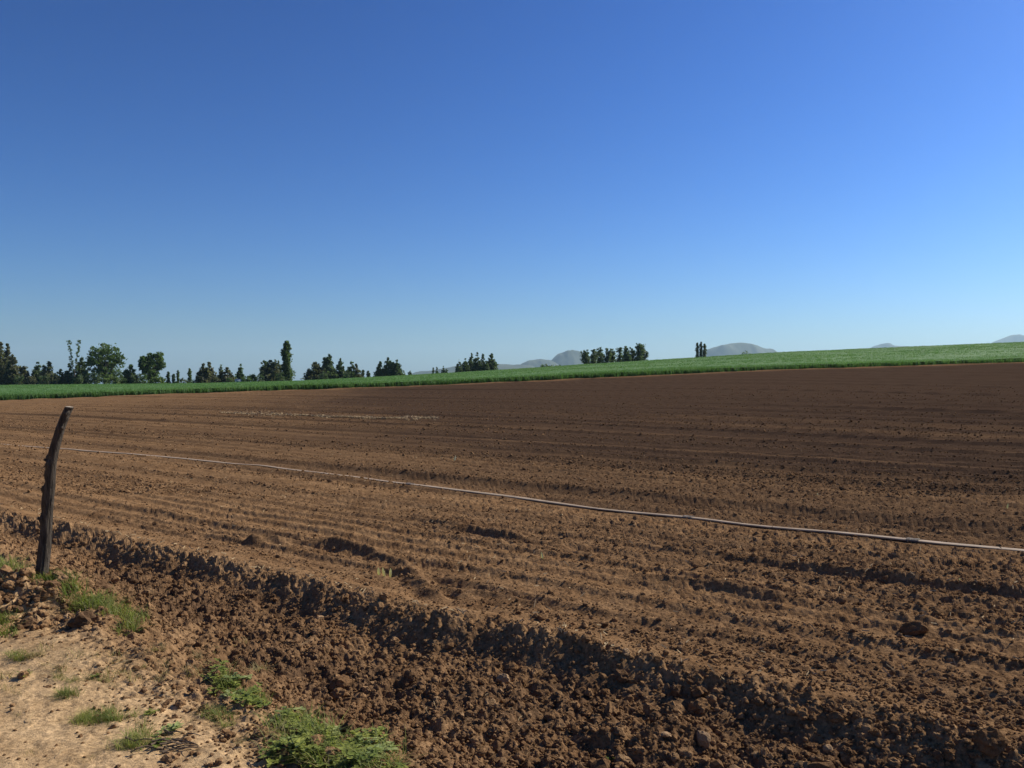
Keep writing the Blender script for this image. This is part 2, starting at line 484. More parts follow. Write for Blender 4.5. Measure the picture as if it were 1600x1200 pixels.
hill('long low hill behind the small trees left of centre', [(610, 600), (650, 582), (680, 577.5), (720, 571), (745, 570), (775, 568), (800, 570), (830, 571), (870, 590)], 7000, 600, 1)
hill('low rounded hill left of the taller blue dome', [(800, 590), (814, 569), (826, 563), (845, 560.5), (860, 563), (900, 585)], 8200, 500, 2)
hill('blue dome shaped hill behind the dark grove', [(835, 590), (862, 562), (872, 553), (885, 549), (895, 547.5), (908, 550), (930, 562), (965, 590)], 8600, 600, 3)
hill('broad flat topped hill right of the pale poplars', [(1070, 600), (1105, 548), (1125, 540), (1140, 536.5), (1157, 535.5), (1170, 536), (1185, 541), (1205, 548), (1250, 575)], 9500, 900, 4)
hill('tiny pale peak above the right part of the green field', [(1340, 570), (1362, 542), (1372, 538.5), (1381, 536), (1390, 539), (1420, 541), (1450, 560)], 13500, 500, 5)
hill('palest far hill at the right edge', [(1530, 560), (1553, 534), (1570, 527.5), (1585, 524), (1605, 523.5), (1640, 520), (1700, 530), (1760, 570)], 14500, 900, 6)

# ------------------------------------------------------------------ scatter by geometry nodes
def scatter(name, pts, scl, rot, idx, sources, mat, label):
    me = bpy.data.meshes.new(name)
    n = len(pts)
    me.vertices.add(n); me.vertices.foreach_set('co', np.asarray(pts, np.float32).ravel())
    a = me.attributes.new('scl', 'FLOAT_VECTOR', 'POINT'); a.data.foreach_set('vector', np.asarray(scl, np.float32).ravel())
    a = me.attributes.new('rot', 'FLOAT_VECTOR', 'POINT'); a.data.foreach_set('vector', np.asarray(rot, np.float32).ravel())
    a = me.attributes.new('idx', 'INT', 'POINT'); a.data.foreach_set('value', np.asarray(idx, np.int32))
    me.materials.append(mat)
    o = link(name, me)
    ng = bpy.data.node_groups.new(name, 'GeometryNodeTree')
    ng.interface.new_socket('Geometry', in_out='INPUT', socket_type='NodeSocketGeometry')
    ng.interface.new_socket('Geometry', in_out='OUTPUT', socket_type='NodeSocketGeometry')
    nd, lk = ng.nodes, ng.links
    gi = nd.new('NodeGroupInput'); go = nd.new('NodeGroupOutput')
    gti = nd.new('GeometryNodeGeometryToInstance')
    for srco in reversed(sources):                  # the multi-input reads last-linked first
        oi = nd.new('GeometryNodeObjectInfo'); oi.transform_space = 'ORIGINAL'
        oi.inputs['Object'].default_value = srco
        lk.new(oi.outputs['Geometry'], gti.inputs[0])
    iop = nd.new('GeometryNodeInstanceOnPoints')
    iop.inputs['Pick Instance'].default_value = True
    def na(nm, dt):
        q = nd.new('GeometryNodeInputNamedAttribute'); q.data_type = dt; q.inputs['Name'].default_value = nm
        return q.outputs['Attribute']
    m2p = nd.new('GeometryNodeMeshToPoints')
    lk.new(gi.outputs[0], m2p.inputs[0]); lk.new(m2p.outputs[0], iop.inputs['Points'])
    lk.new(gti.outputs[0], iop.inputs['Instance'])
    lk.new(na('idx', 'INT'), iop.inputs['Instance Index'])
    e2r = nd.new('FunctionNodeEulerToRotation')
    lk.new(na('rot', 'FLOAT_VECTOR'), e2r.inputs[0]); lk.new(e2r.outputs[0], iop.inputs['Rotation'])
    lk.new(na('scl', 'FLOAT_VECTOR'), iop.inputs['Scale'])
    sm = nd.new('GeometryNodeSetMaterial'); sm.inputs['Material'].default_value = mat
    lk.new(iop.outputs[0], sm.inputs[0]); lk.new(sm.outputs[0], go.inputs[0])
    md = o.modifiers.new('scatter', 'NODES'); md.node_group = ng
    tag(o, label, None, None, 'stuff')
    return o

# ------------------------------------------------------------------ green crop: understorey sheet and standing blades
def blade_set(n, spread, h, w, lean, seed, seg=2):
    g = np.random.default_rng(seed)
    V = []; Fc = []
    for k in range(n):
        a = g.uniform(0, 2 * math.pi); r = spread * math.sqrt(g.uniform())
        bx, by = r * math.cos(a), r * math.sin(a)
        az = g.uniform(0, 2 * math.pi); ln = lean * g.uniform(.3, 1.5); hh = h * g.uniform(.65, 1.15); ww = w * g.uniform(.7, 1.3)
        dx, dy = math.cos(az), math.sin(az)
        tw = az + math.pi / 2 + g.uniform(-.5, .5)
        tx, ty = math.cos(tw), math.sin(tw)
        b0 = len(V)
        for q in range(seg + 1):
            f = q / seg
            off = ln * hh * f * f
            wz = ww * (1 - f) ** .7 * .5
            zc = hh * f * (1 - .22 * ln * f)
            cx, cy = bx + dx * off, by + dy * off
            if q < seg:
                V += [(cx - tx * wz, cy - ty * wz, zc), (cx + tx * wz, cy + ty * wz, zc)]
            else:
                V.append((cx, cy, zc))
        for q in range(seg - 1):
            a0 = b0 + 2 * q
            Fc += [(a0, a0 + 1, a0 + 3), (a0, a0 + 3, a0 + 2)]
        a0 = b0 + 2 * (seg - 1)
        Fc.append((a0, a0 + 1, a0 + 2))
    return V, Fc

th3 = np.linspace(-R(55), R(55), 420)
XX3, YY3, ZZ3 = [], [], []
fr = np.concatenate([np.linspace(0, .12, 12), np.linspace(.14, 1, 60)])
T3, Fq = np.meshgrid(np.tan(np.clip(th3, -1.2, 1.2)), fr, indexing='ij')
Ye3 = edge_Y(T3) + .35
Y3 = Ye3 + (330 - Ye3) * Fq
X3 = T3 * Y3
Z3 = land(X3, Y3) + CROP_H * .66 + .05 * fbm(X3, Y3, 3, 3, 81)
ci, cj = np.meshgrid(np.arange(len(th3) - 1), np.arange(len(fr) - 1), indexing='ij')
nf_ = len(fr)
F3 = np.stack([ci * nf_ + cj, (ci + 1) * nf_ + cj, (ci + 1) * nf_ + cj + 1, ci * nf_ + cj + 1], -1).reshape(-1, 4)
tag(link('crop_understorey', mesh_np('crop_understorey', np.stack([X3.ravel(), Y3.ravel(), Z3.ravel()], 1), F3, [M_cropsheet])),
    'dense lower leaves of the green crop', None, None, 'stuff')

crop_src = []
for k in range(5):
    V, Fc = blade_set(16, .30, CROP_H * 1.02, .050, .30, 300 + k)
    crop_src.append(bpy.data.objects.new('crop_tuft', mesh_np('crop_tuft', V, Fc, [M_crop])))
P = []
nedge, nfar = 17000, 90000
u = rng.uniform(-.95, .95, nedge); ye = edge_Y(u); yv = ye + np.abs(rng.normal(0, 1, nedge)) * 4.0 + .25 * vn(u * ye * .6, u * 0, 83)
P.append(np.stack([u * yv, yv], 1))
u = rng.uniform(-.95, .95, nfar); ye = edge_Y(u)
yv = np.sqrt(ye ** 2 + rng.uniform(0, 1, nfar) ** 1.25 * (300 ** 2 - ye ** 2))
P.append(np.stack([u * yv, yv], 1))
P = np.concatenate(P)
pz = land(P[:, 0], P[:, 1])
hv = .92 + .12 * vn(P[:, 0] / 9, P[:, 1] / 9, 85) + rng.normal(0, .045, len(P))
wv = np.clip(P[:, 1] / 110, 1, 2.4)
scatter('green_crop', np.stack([P[:, 0], P[:, 1], pz], 1), np.stack([wv, wv, hv], 1),
        np.stack([rng.normal(0, .06, len(P)), rng.normal(0, .06, len(P)), rng.uniform(0, 6.28, len(P))], 1),
        rng.integers(0, 5, len(P)), crop_src, M_crop, 'green cereal crop standing beyond the ploughed field')

# ------------------------------------------------------------------ distant trees
def leaf_cloud(centres, radii, n_each, leaf, g, squash=.85):
    """many small leaf-spray faces in clumps"""
    cs = np.repeat(np.asarray(centres), n_each, 0); rs = np.repeat(np.asarray(radii), n_each)
    n = len(cs)
    d = g.normal(size=(n, 3)); d /= np.linalg.norm(d, axis=1)[:, None]
    rad = rs * np.where(g.uniform(size=n) < .22, g.uniform(1.0, 1.65, n), g.uniform(.3, 1.05, n) ** .6)
    c = cs + d * rad[:, None] * np.array([1, 1, squash])
    a = g.normal(size=(n, 3)); a /= np.linalg.norm(a, axis=1)[:, None]
    b = np.cross(a, g.normal(size=(n, 3))); b /= np.linalg.norm(b, axis=1)[:, None]
    sz = leaf * g.uniform(.5, 1.35, n)
    a = a * sz[:, None]; b = b * (sz * .55)[:, None]
    V = np.stack([c - a, c + b, c + a, c - b], 1).reshape(-1, 3)
    Fq_ = np.arange(n * 4).reshape(-1, 4)
    return V, Fq_

def limb_mesh(paths):
    """paths: list of [(x,y,z,r),...] -> 6-sided tapered tubes"""
    V = []; Fc = []
    for pts in paths:
        rings = []
        for i, (x, y, z, r) in enumerate(pts):
            p = Vector((x, y, z))
            q = Vector(pts[min(i + 1, len(pts) - 1)][:3]) - Vector(pts[max(i - 1, 0)][:3])
            q.normalize()
            e1 = q.orthogonal().normalized(); e2 = q.cross(e1)
            rings.append(len(V))
            for k in range(6):
                a = k * math.pi / 3
                V.append(tuple(p + e1 * (r * math.cos(a)) + e2 * (r * math.sin(a))))
        for r0, r1 in zip(rings[:-1], rings[1:]):
            for k in range(6):
                Fc.append((r0 + k, r0 + (k + 1) % 6, r1 + (k + 1) % 6, r1 + k))
    return V, Fc

LEAF = {}
def leafmat(key):
    if key not in LEAF:
        cols = {'dark': ((.055, .090, .050), (.104, .140, .076)), 'brown': ((.078, .088, .058), (.130, .132, .086)),
                'green': ((.054, .098, .036), (.108, .160, .060)), 'light': ((.075, .115, .042), (.130, .175, .070)),
                'grey': ((.100, .120, .082), (.165, .180, .125)), 'poplar': ((.060, .100, .044), (.110, .155, .066))}[key]
        LEAF[key] = leaf_material('leaves_' + key, cols[0], cols[1], .45, .5)
    return LEAF[key]

tree_i = [0]
def tree(px, top, hw, kind, leaf, label, dist, group, base=None, cat='tree', name=None, lean=0.0):
    tree_i[0] += 1
    g = np.random.default_rng(1000 + tree_i[0])
    x = (px - 800) / FPX * dist
    zb = float(land(np.array([x]), np.array([dist]))[0])
    zt = EYE + (600 - top) / FPX * dist
    H = max(zt - zb, 1.2); W = hw / FPX * dist
    cs, rs = [], []
    paths = []
    if kind == 'spire':          # cone-like irregular conifer or young eucalyptus
        W *= 1.40
        leaders = [(0, 1.0, .85), (0, 1.0, .8), (g.uniform(-.5, -.25), g.uniform(.62, .9), .62), (g.uniform(.2, .5), g.uniform(.5, .82), .62), (g.uniform(-.6, .6), g.uniform(.35, .55), .6)]
        nl = max(10, int(30 * H / 10))
        for k in range(nl):
            f = (k + .5) / nl
            prof = (1 - f ** 1.5) ** .75 * (1.0 if f > .10 else .75 + 2.5 * f) * g.uniform(.78, 1.12)
            for q in range(max(2, int(9 * prof + .5))):
                lo, lh, lw = leaders[g.integers(0, len(leaders))]
                a = g.uniform(0, 6.28); rad = W * prof * lw * g.uniform(.2, .95)
                cs.append((lo * W + rad * math.cos(a), rad * math.sin(a), lh * H * (.05 + .93 * f))); rs.append(max(.25, W * .34 * (1 - .72 * f)) * g.uniform(.7, 1.25))
        paths.append([(0, 0, -.3, W * .06 + .06), (g.normal(0, .1), 0, H * .5, W * .035 + .04), (g.normal(0, .08), 0, H * .95, .03)])
        ne = 26
    elif kind == 'column':       # poplar
        W *= 1.2
        nl = max(14, int(44 * H / 15))
        for k in range(nl):
            f = (k + .5) / nl
            prof = min(1, .55 + 2.2 * f) * (1 - f ** 3.2) ** .8 * (.82 + .3 * math.sin(f * 9 + g.uniform(0, .6)))
            for q in range(5):
                a = g.uniform(0, 6.28); rad = W * prof * g.uniform(.1, .85)
                cs.append((rad * math.cos(a) + lean * f * H * .1, rad * math.sin(a), H * (.03 + .95 * f))); rs.append(max(.2, W * .34) * g.uniform(.6, 1.2) * (1 - .45 * f))
        paths.append([(0, 0, -.3, .28), (lean * H * .05, 0, H * .5, .16), (lean * H * .1, 0, H * .96, .04)])
        ne = 24
    elif kind == 'sparse':       # thin two-leader poplar
        for sgn, hh in ((-1, .97), (1, 1.0)):
            pth = [(0, 0, -.3, .30), (.1 * sgn, 0, H * .36, .24)]
            for k in range(12):
                f = .38 + .62 * (k / 11)
                xx = sgn * W * (.15 + .65 * (f - .36) / .64); pth.append((xx, .2 * sgn, H * hh * f, .15 * (1.05 - f) + .02))
                for q in range(3):
                    if g.uniform() < .86:
                        cs.append((xx + g.normal(0, W * .13), .2 * sgn + g.normal(0, W * .2), H * hh * f + g.normal(0, .25))); rs.append(W * .17 * g.uniform(.5, 1.3))
            paths.append(pth)
        ne = 16
    elif kind == 'round':        # broad spreading tree
        lobes = []
        for k in range(22):
            a = g.uniform(0, 6.28); f = g.uniform(.14, .86)
            w = math.sqrt(max(.05, 1 - ((f - .52) / .50) ** 2))
            rad = W * w * g.uniform(.35, .72)
            lobes.append((rad * math.cos(a), rad * math.sin(a), H * f, W * g.uniform(.26, .40)))
        lobes += [(-W * .35, 0, H * .80, W * .32), (W * .30, 0, H * .82, W * .32), (0, 0, H * .86, W * .30), (W * .70, 0, H * .60, W * .24), (-W * .68, 0, H * .55, W * .28)]
        for lx, ly, lz, lr in lobes:
            paths.append([(0, 0, H * .12, .22), (lx * .45, ly * .45, H * .12 + (lz - H * .12) * .55, .13), (lx, ly, lz, .05)])
            for q in range(13):
                d = g.normal(size=3); d /= np.linalg.norm(d)
                cs.append((lx + d[0] * lr * .85, ly + d[1] * lr * .85, lz + d[2] * lr * .7)); rs.append(lr * g.uniform(.22, .42))
        paths.append([(0, 0, -.3, .55), (.05, 0, H * .14, .42), (.1, .1, H * .6, .15)])
        ne = 15
    elif kind == 'euc':          # tall grove tree, bare lower stem, ragged plumes
        W *= 1.28
        for k in range(8):
            a = g.uniform(0, 6.28); f = .30 + .50 * (k + .5) / 8; rad = W * g.uniform(.1, .62)
            lx, ly, lz = rad * math.cos(a), rad * math.sin(a), H * f
            paths.append([(0, 0, H * .2, .12), (lx, ly, lz, .04)])
            for q in range(7):
                d = g.normal(size=3); d /= np.linalg.norm(d)
                cs.append((lx + d[0] * W * .34, ly + d[1] * W * .34, lz * g.uniform(.9, 1.04) + d[2] * H * .10)); rs.append(W * .26 * g.uniform(.6, 1.2))
        for q in range(8):
            cs.append((g.normal(0, W * .22), g.normal(0, W * .22), H * g.uniform(.72, .93))); rs.append(W * .20 * g.uniform(.6, 1.1))
        for q in range(14):
            cs.append((g.normal(0, W * .45), g.normal(0, W * .45), H * g.uniform(.08, .42))); rs.append(W * .30 * g.uniform(.6, 1.1))
        paths.append([(0, 0, -.3, .22), (g.normal(0, .15), 0, H * .5, .14), (0, 0, H * .93, .03)])
        ne = 24
    else:                        # bush
        for q in range(26):
            a = g.uniform(0, 6.28); rad = W * math.sqrt(g.uniform()) * .85
            cs.append((rad * math.cos(a), rad * math.sin(a) * .7, H * g.uniform(.12, .86) * (1 - .35 * (rad / W) ** 2))); rs.append(max(.22, min(W, H) * .26) * g.uniform(.6, 1.2))
        paths.append([(0, 0, -.2, .10), (.05, 0, H * .6, .03)])
        paths.append([(0, 0, 0, .07), (W * .35, 0, H * .55, .02)])
        paths.append([(0, 0, 0, .07), (-W * .35, .1, H * .5, .02)])
        ne = 22
    V, Fq_ = leaf_cloud(cs, rs, ne, max(.20, min(.42, W * .13)), g)
    V[:, 2] = np.maximum(V[:, 2], .05)
    cut = V[:, 2] > H
    V[cut, 2] = H - (V[cut, 2] - H) * g.uniform(.2, 2.5, int(cut.sum()))
    nm = name or {'spire': 'conifer_tree', 'column': 'poplar_tree', 'sparse': 'poplar_tree', 'round': 'broadleaf_tree', 'euc': 'eucalyptus_tree', 'bush': 'shrub'}[kind]
    root = link(nm, None, loc=(x, dist, zb))
    tag(root, label, cat, group)
    link('crown', mesh_np('crown', V, Fq_, [leafmat(leaf)]), root)
    LV, LF = limb_mesh(paths)
    link('trunk', mesh_np('trunk', LV, LF, [M_trunk]), root)
    return root

GL = 'trees beyond the green field on the left'
GM = 'scattered trees along the skyline left of centre'
GG = 'dark grove on the skyline near the centre'
GE = 'long eucalyptus grove right of centre'
T = tree
T(-22, 540, 20, 'spire', 'dark', 'tall dark tree cut by the left edge of the picture', 305, GL)
T(1, 531, 13, 'spire', 'brown', 'tallest dark spired tree at the left edge of the picture', 300, GL)
T(11, 536, 10, 'spire', 'brown', 'second dark spire leaning on the tallest tree at the left edge', 306, GL)
T(20, 551, 10, 'spire', 'brown', 'brownish tree sloping down right of the two spires at the left edge', 298, GL)
T(38, 568, 9.5, 'spire', 'brown', 'short rounded dark tree just right of the leftmost tall trees', 300, GL)
T(59, 565, 10.5, 'spire', 'dark', 'dark pointed tree, first of two equal ones left of the forked poplar', 302, GL)
T(77, 564, 11, 'spire', 'grey', 'greyish pointed tree, second of two equal ones left of the forked poplar', 300, GL)
T(95, 576, 8.5, 'spire', 'dark', 'low dark tree at the left foot of the forked poplar', 296, GL)
T(108, 567, 8, 'spire', 'dark', 'dark bushy tree in front of the forked poplar', 296, GL)
T(116, 531, 9, 'sparse', 'poplar', 'thin forked poplar with two bare leaders and gaps of sky', 304, GL)
T(128, 553, 9, 'spire', 'dark', 'dark tree between the forked poplar and the big round tree', 308, GL)
T(164, 535, 33, 'round', 'green', 'biggest broad round tree, lit on its right side', 300, GL)
T(139, 572, 11, 'bush', 'dark', 'dark undergrowth beneath the left side of the big round tree', 296, GL, cat='shrub')
T(174, 582, 14, 'bush', 'light', 'light green bush in front of the big round tree', 288, GL, cat='shrub')
T(204, 569, 12, 'spire', 'green', 'medium green tree in the gap between the two round trees', 300, GL)
T(238, 548, 23, 'round', 'green', 'second broad tree with a lobe hanging to the right', 300, GL)
T(243, 587, 12, 'bush', 'light', 'low light green bush under the second broad tree', 288, GL, cat='shrub')
T(215, 580, 11, 'bush', 'dark', 'dark low bush at the left foot of the second broad tree', 292, GL, cat='shrub')
T(263, 580, 4, 'column', 'green', 'small narrow tree right beside the second broad tree', 310, GL)
T(271, 584, 4, 'column', 'dark', 'low narrow tree left of the thin little poplar', 310, GL)
T(278, 578, 3.6, 'column', 'poplar', 'thin little poplar left of a pale bush', 312, GL)
T(286, 588, 6, 'bush', 'grey', 'pale low bush between two thin little poplars', 305, GL, cat='shrub')
T(297, 575, 4.6, 'column', 'poplar', 'slim leaning poplar left of the twin topped conifer', 312, GL, lean=-.35)
T(318, 567, 11, 'spire', 'brown', 'left top of a dark twin topped conifer pair', 300, GM)
T(327, 565, 10, 'spire', 'brown', 'right top of a dark twin topped conifer pair', 303, GM)
T(346, 568, 5.5, 'spire', 'light', 'slender light green tree left of a squat dark tree', 308, GM)
T(355, 573, 10, 'spire', 'brown', 'squat dark tree above the small white shed', 304, GM)
T(367, 580, 7, 'bush', 'light', 'light bush behind the small white shed', 312, GM, cat='shrub')
T(376, 568, 6.5, 'spire', 'green', 'bright green pointed tree right of the small white shed', 306, GM)
T(395, 583, 13, 'bush', 'green', 'low green bush between the white shed and a dark ragged tree', 300, GM, cat='shrub')
T(413, 561, 8, 'euc', 'dark', 'ragged dark tree, left half of the pair beside the tall poplar', 300, GM)
T(423, 562, 12, 'spire', 'brown', 'dense dark tree in the middle beside the tall poplar', 297, GM)
T(432, 561, 8, 'euc', 'grey', 'thin pale tree leaning on the left side of the tall poplar', 303, GM)
T(448, 532, 10.5, 'column', 'poplar', 'tall dense poplar standing alone against the sky', 300, GM)
T(493, 564, 13, 'spire', 'brown', 'wide dark tree, first right of the tall poplar', 300, GM)
T(514, 552, 12, 'spire', 'dark', 'tallest of the four dark trees right of the tall poplar', 302, GM)
T(532, 558, 8, 'spire', 'dark', 'slim third of the four dark trees right of the tall poplar', 304, GM)
T(549, 561, 7.5, 'spire', 'dark', 'fourth dark tree right of the tall poplar', 302, GM)
T(557, 568, 7.5, 'spire', 'brown', 'lower shoulder tree right of the four dark trees', 303, GM)
T(567, 577.5, 4, 'column', 'dark', 'stubby small tree, left of a tiny pair', 320, GM)
T(575.5, 579, 4, 'column', 'dark', 'stubby small tree, right of a tiny pair', 320, GM)
T(594, 564, 8, 'spire', 'dark', 'left tree of a group of three pointed trees', 305, GM)
T(607, 558, 8.5, 'spire', 'dark', 'tallest middle tree of a group of three pointed trees', 305, GM)
T(620, 561, 9, 'spire', 'dark', 'right tree of a group of three pointed trees', 305, GM)
T(632, 580.5, 3, 'bush', 'dark', 'tiny dark shrub right of the group of three pointed trees', 320, GM, cat='shrub')
T(640.5, 578, 3, 'spire', 'dark', 'tiny pointed tree at the foot of the long low hill', 320, GM)
T(677, 574, 2.8, 'spire', 'dark', 'tiny tree, first of four before the long low hill', 330, GM)
T(682.5, 573, 3.2, 'spire', 'dark', 'tiny tree, second of four before the long low hill', 330, GM)
T(692.5, 571.5, 3.2, 'spire', 'dark', 'tiny tree, third of four before the long low hill', 330, GM)
T(697.5, 575, 2.8, 'spire', 'dark', 'tiny tree, last of four before the long low hill', 330, GM)
for k, (px, tp, hw) in enumerate([(717.5, 559, 6), (727, 559.5, 6.5), (737, 551, 7), (745.5, 550, 6.5), (754.5, 552, 6), (768.5, 551, 8.5), (760, 561, 6)]):
    T(px, tp, hw, 'spire', 'dark', ['leftmost low tree of the dark grove near the centre', 'second low tree of the dark grove near the centre',
      'first of the two tallest trees of the dark grove near the centre', 'second of the two tallest trees of the dark grove near the centre',
      'slim tree right of the two tallest in the dark grove near the centre', 'rounded rightmost tree of the dark grove near the centre',
      'low tree filling the right gap of the dark grove near the centre'][k], 315 + (k % 3) * 3, GG)
T(852, 565, 9, 'bush', 'green', 'left of two low green bushes under the blue dome hill', 340, GG, cat='shrub')
T(868, 566, 10, 'bush', 'green', 'right of two low green bushes under the blue dome hill', 340, GG, cat='shrub')
ords = ['first', 'second', 'third', 'fourth', 'fifth', 'sixth', 'seventh', 'eighth']
for k, (px, tp, hw) in enumerate([(916, 543, 7), (927, 543.5, 7), (938, 540, 7.5), (948, 541, 6.5), (958, 543, 7), (968, 539.5, 6.5), (979, 539, 7.5), (988, 541, 6)]):
    T(px, tp, hw, 'euc', 'dark', ords[k] + ' tree from the left in the long eucalyptus grove', 318 + (k % 3) * 4, GE)
T(998, 533, 9.5, 'euc', 'dark', 'tallest tree at the right end of the long eucalyptus grove', 320, GE)
T(1005, 543, 6.5, 'euc', 'dark', 'low rightmost tree of the long eucalyptus grove', 322, GE)
T(1089.5, 535, 4.4, 'column', 'grey', 'left of three pale thin poplars on the skyline', 330, 'pale poplars on the skyline')
T(1095.5, 533.5, 3.9, 'column', 'grey', 'middle of three pale thin poplars on the skyline', 330, 'pale poplars on the skyline')
T(1101, 536.5, 4.4, 'column', 'grey', 'right of three pale thin poplars on the skyline', 330, 'pale poplars on the skyline')
T(1165, 546.5, 10, 'bush', 'green', 'low bush in front of the broad flat topped hill', 330, None, cat='shrub')
T(1038, 558.5, 4, 'bush', 'green', 'tiny bush right of the long eucalyptus grove', 330, None, cat='shrub')
T(1060, 557, 4.5, 'bush', 'green', 'tiny bush left of the three pale poplars', 330, None, cat='shrub')

for k, (px, tp, hw, lf) in enumerate([(48, 584, 9, 'brown'), (68, 582, 10, 'dark'), (87, 585, 9, 'brown'), (30, 582, 9, 'dark'), (121, 580, 10, 'dark'), (150, 580, 12, 'dark'), (189, 584, 10, 'green'), (226, 583, 10, 'green'),
                                      (254, 587, 9, 'green'), (337, 586, 8, 'brown'), (360, 588, 8, 'green'), (386, 587, 8, 'green'), (406, 583, 8, 'dark'), (438, 578, 8, 'dark'), (504, 577, 8, 'dark'), (541, 577, 8, 'dark')]):
    T(px, tp, hw, 'bush', lf, 'low %s undergrowth bush, %s from the left under the tree line' % ({'brown': 'brownish', 'dark': 'dark', 'green': 'green'}[lf],
      ['first', 'second', 'third', 'fourth', 'fifth', 'sixth', 'seventh', 'eighth', 'ninth', 'tenth', 'eleventh', 'twelfth', 'thirteenth', 'fourteenth', 'fifteenth', 'sixteenth'][[48, 68, 87, 30, 121, 150, 189, 226, 254, 337, 360, 386, 406, 438, 504, 541].index(px) if px > 90 else {30: 0, 48: 1, 68: 2, 87: 3}[px]]), 290, 'undergrowth under the tree line', cat='shrub')
# small white shed among the trees
sx_, sd_ = (372 - 800) / FPX * 292, 292.0
sz_ = float(land(np.array([sx_]), np.array([sd_]))[0])
shed = link('farm_shed', None, loc=(sx_, sd_, sz_))
tag(shed, 'small white shed half hidden by the crop under the squat dark tree', 'shed')
def box(name, x0, x1, y0, y1, z0, z1, mat, parent):
    V = [(x, y, z) for x in (x0, x1) for y in (y0, y1) for z in (z0, z1)]
    Fb = [(0, 1, 3, 2), (4, 6, 7, 5), (0, 4, 5, 1), (2, 3, 7, 6), (0, 2, 6, 4), (1, 5, 7, 3)]
    return link(name, mesh_np(name, V, Fb, [mat]), parent)
box('wall', -.8, .8, -.7, .7, -.3, 1.55, M_wall, shed)
rv = [(-.95, -.85, 1.555), (.95, -.85, 1.555), (.95, .85, 1.555), (-.95, .85, 1.555), (-.95, 0, 2.05), (.95, 0, 2.05)]
me = bpy.data.meshes.new('roof'); me.from_pydata(rv, [], [(0, 1, 5, 4), (2, 3, 4, 5), (0, 4, 3), (1, 2, 5), (0, 3, 2, 1)]); me.materials.append(M_roof)
link('roof', me, shed)
box('door', -.35, .25, -.74, -.702, -.2, 1.3, M_roof, shed)

# ------------------------------------------------------------------ crooked post
base = pick(62.5, 909)
bz = gz(*base)
PD = base[1]
def ppt(px, py): return ((px - 800) / FPX * PD - base[0], EYE + (600 - py) / FPX * PD - bz)
axis_px = [(63, 925, 11.2), (63.5, 905, 11.0), (66, 870, 11.0), (69, 838, 11.2), (70, 822, 10.6), (72, 800, 10.6), (75, 778, 10.6), (77, 765, 9.8), (79, 745, 9.4), (80.5, 730, 9.0),
           (84, 712, 9.2), (88, 698, 9.0), (92.5, 683, 8.8), (97, 667, 8.4), (102, 652, 8.2), (105.5, 643, 8.0), (108.5, 636, 7.7)]
ax = []
for (px, py, r) in axis_px:
    X_, Z_ = ppt(px, py); ax.append((X_, .02 * math.sin(Z_ * 5), Z_, r / FPX * PD))
ax = np.array(ax)
tt = np.linspace(0, len(ax) - 1, 130)
AX = np.stack([np.interp(tt, np.arange(len(ax)), ax[:, k]) for k in range(4)], 1)
for k in range(4):
    AX[:, k] = np.convolve(np.pad(AX[:, k], 4, mode='edge'), np.ones(9) / 9, 'valid')
AX[-1] = ax[-1]; AX[0] = ax[0]
AX[:, 3] *= .77
ns = 40
aa = np.linspace(0, 2 * math.pi, ns, endpoint=False)
knots = [(.28, 3.9), (.58, 4.4), (.62, 2.9), (.80, 5.4), (.44, 3.6), (.92, 5.3)]
V = []
post = link('wooden_post', None, loc=(base[0], base[1], bz))
tag(post, 'crooked weathered wooden post bending right, standing on the bank', 'post')
for i, (x, y, z, r) in enumerate(AX):
    f = i / (len(AX) - 1)
    rad = r * (1 + .11 * fbm(np.cos(aa) * 2.2 + 3, z * 1.5 + np.sin(aa) * 2.2, .5, 3, 91) + .07 * vn(aa * 3.8, z * 2 + 0 * aa, 92) + .06 * vn(aa * 9, z * 3.5 + 0 * aa, 93))
    for (kf, ka) in knots:
        da = np.angle(np.exp(1j * (aa - ka)))
        rad = rad + r * .48 * np.exp(-((f - kf) / .018) ** 2 - (da / .45) ** 2) - r * .26 * np.exp(-((f - kf - .035) / .016) ** 2 - (da / .6) ** 2)
    tilt = 0.0
    if f > .985: tilt = .0
    for k in range(ns):
        V.append((x + rad[k] * math.cos(aa[k]), y + rad[k] * math.sin(aa[k]), z + (.10 * rad[k] * math.cos(aa[k]) * -1 if f > .97 else 0)))
Fp = []
for i in range(len(AX) - 1):
    for k in range(ns):
        Fp.append((i * ns + k, i * ns + (k + 1) % ns, (i + 1) * ns + (k + 1) % ns, (i + 1) * ns + k))
link('shaft', mesh_np('shaft', V, Fp, [M_bark], True), post)
tv = V[-ns:]; cx = np.mean(tv, 0)
cv = [tuple(cx + np.array([0, 0, .006]))] + [tuple(np.array(p) + np.array([0, 0, .001])) for p in tv]
o = link('cut_top', mesh_np('cut_top', cv, [(0, 1 + k, 1 + (k + 1) % ns) for k in range(ns)], [M_cut]), post)
o['label'] = 'pale sawn top end'
def stub(f, ang, ln, r):
    i = int(f * (len(AX) - 1)); x, y, z, rr2 = AX[i]
    d = Vector((math.cos(ang), math.sin(ang), .45)).normalized()
    p0 = Vector((x, y, z)) + Vector((math.cos(ang), math.sin(ang), 0)) * rr2 * .7
    pts = [(*(p0 + d * (ln * q)), r * (1 - .35 * q)) for q in (0, .5, 1.0)]
    V_, F_ = limb_mesh([pts])
    F_ = [tuple(f_) for f_ in F_]
    me = bpy.data.meshes.new('branch_stub'); me.from_pydata(V_, [], F_ + [(12, 13, 14, 15, 16, 17)]); me.materials.append(M_bark)
    link('branch_stub', me, post)
stub(.28, 3.9, .035, .016); stub(.60, 3.2, .03, .014); stub(.80, 5.5, .04, .017); stub(.905, 5.4, .03, .012)

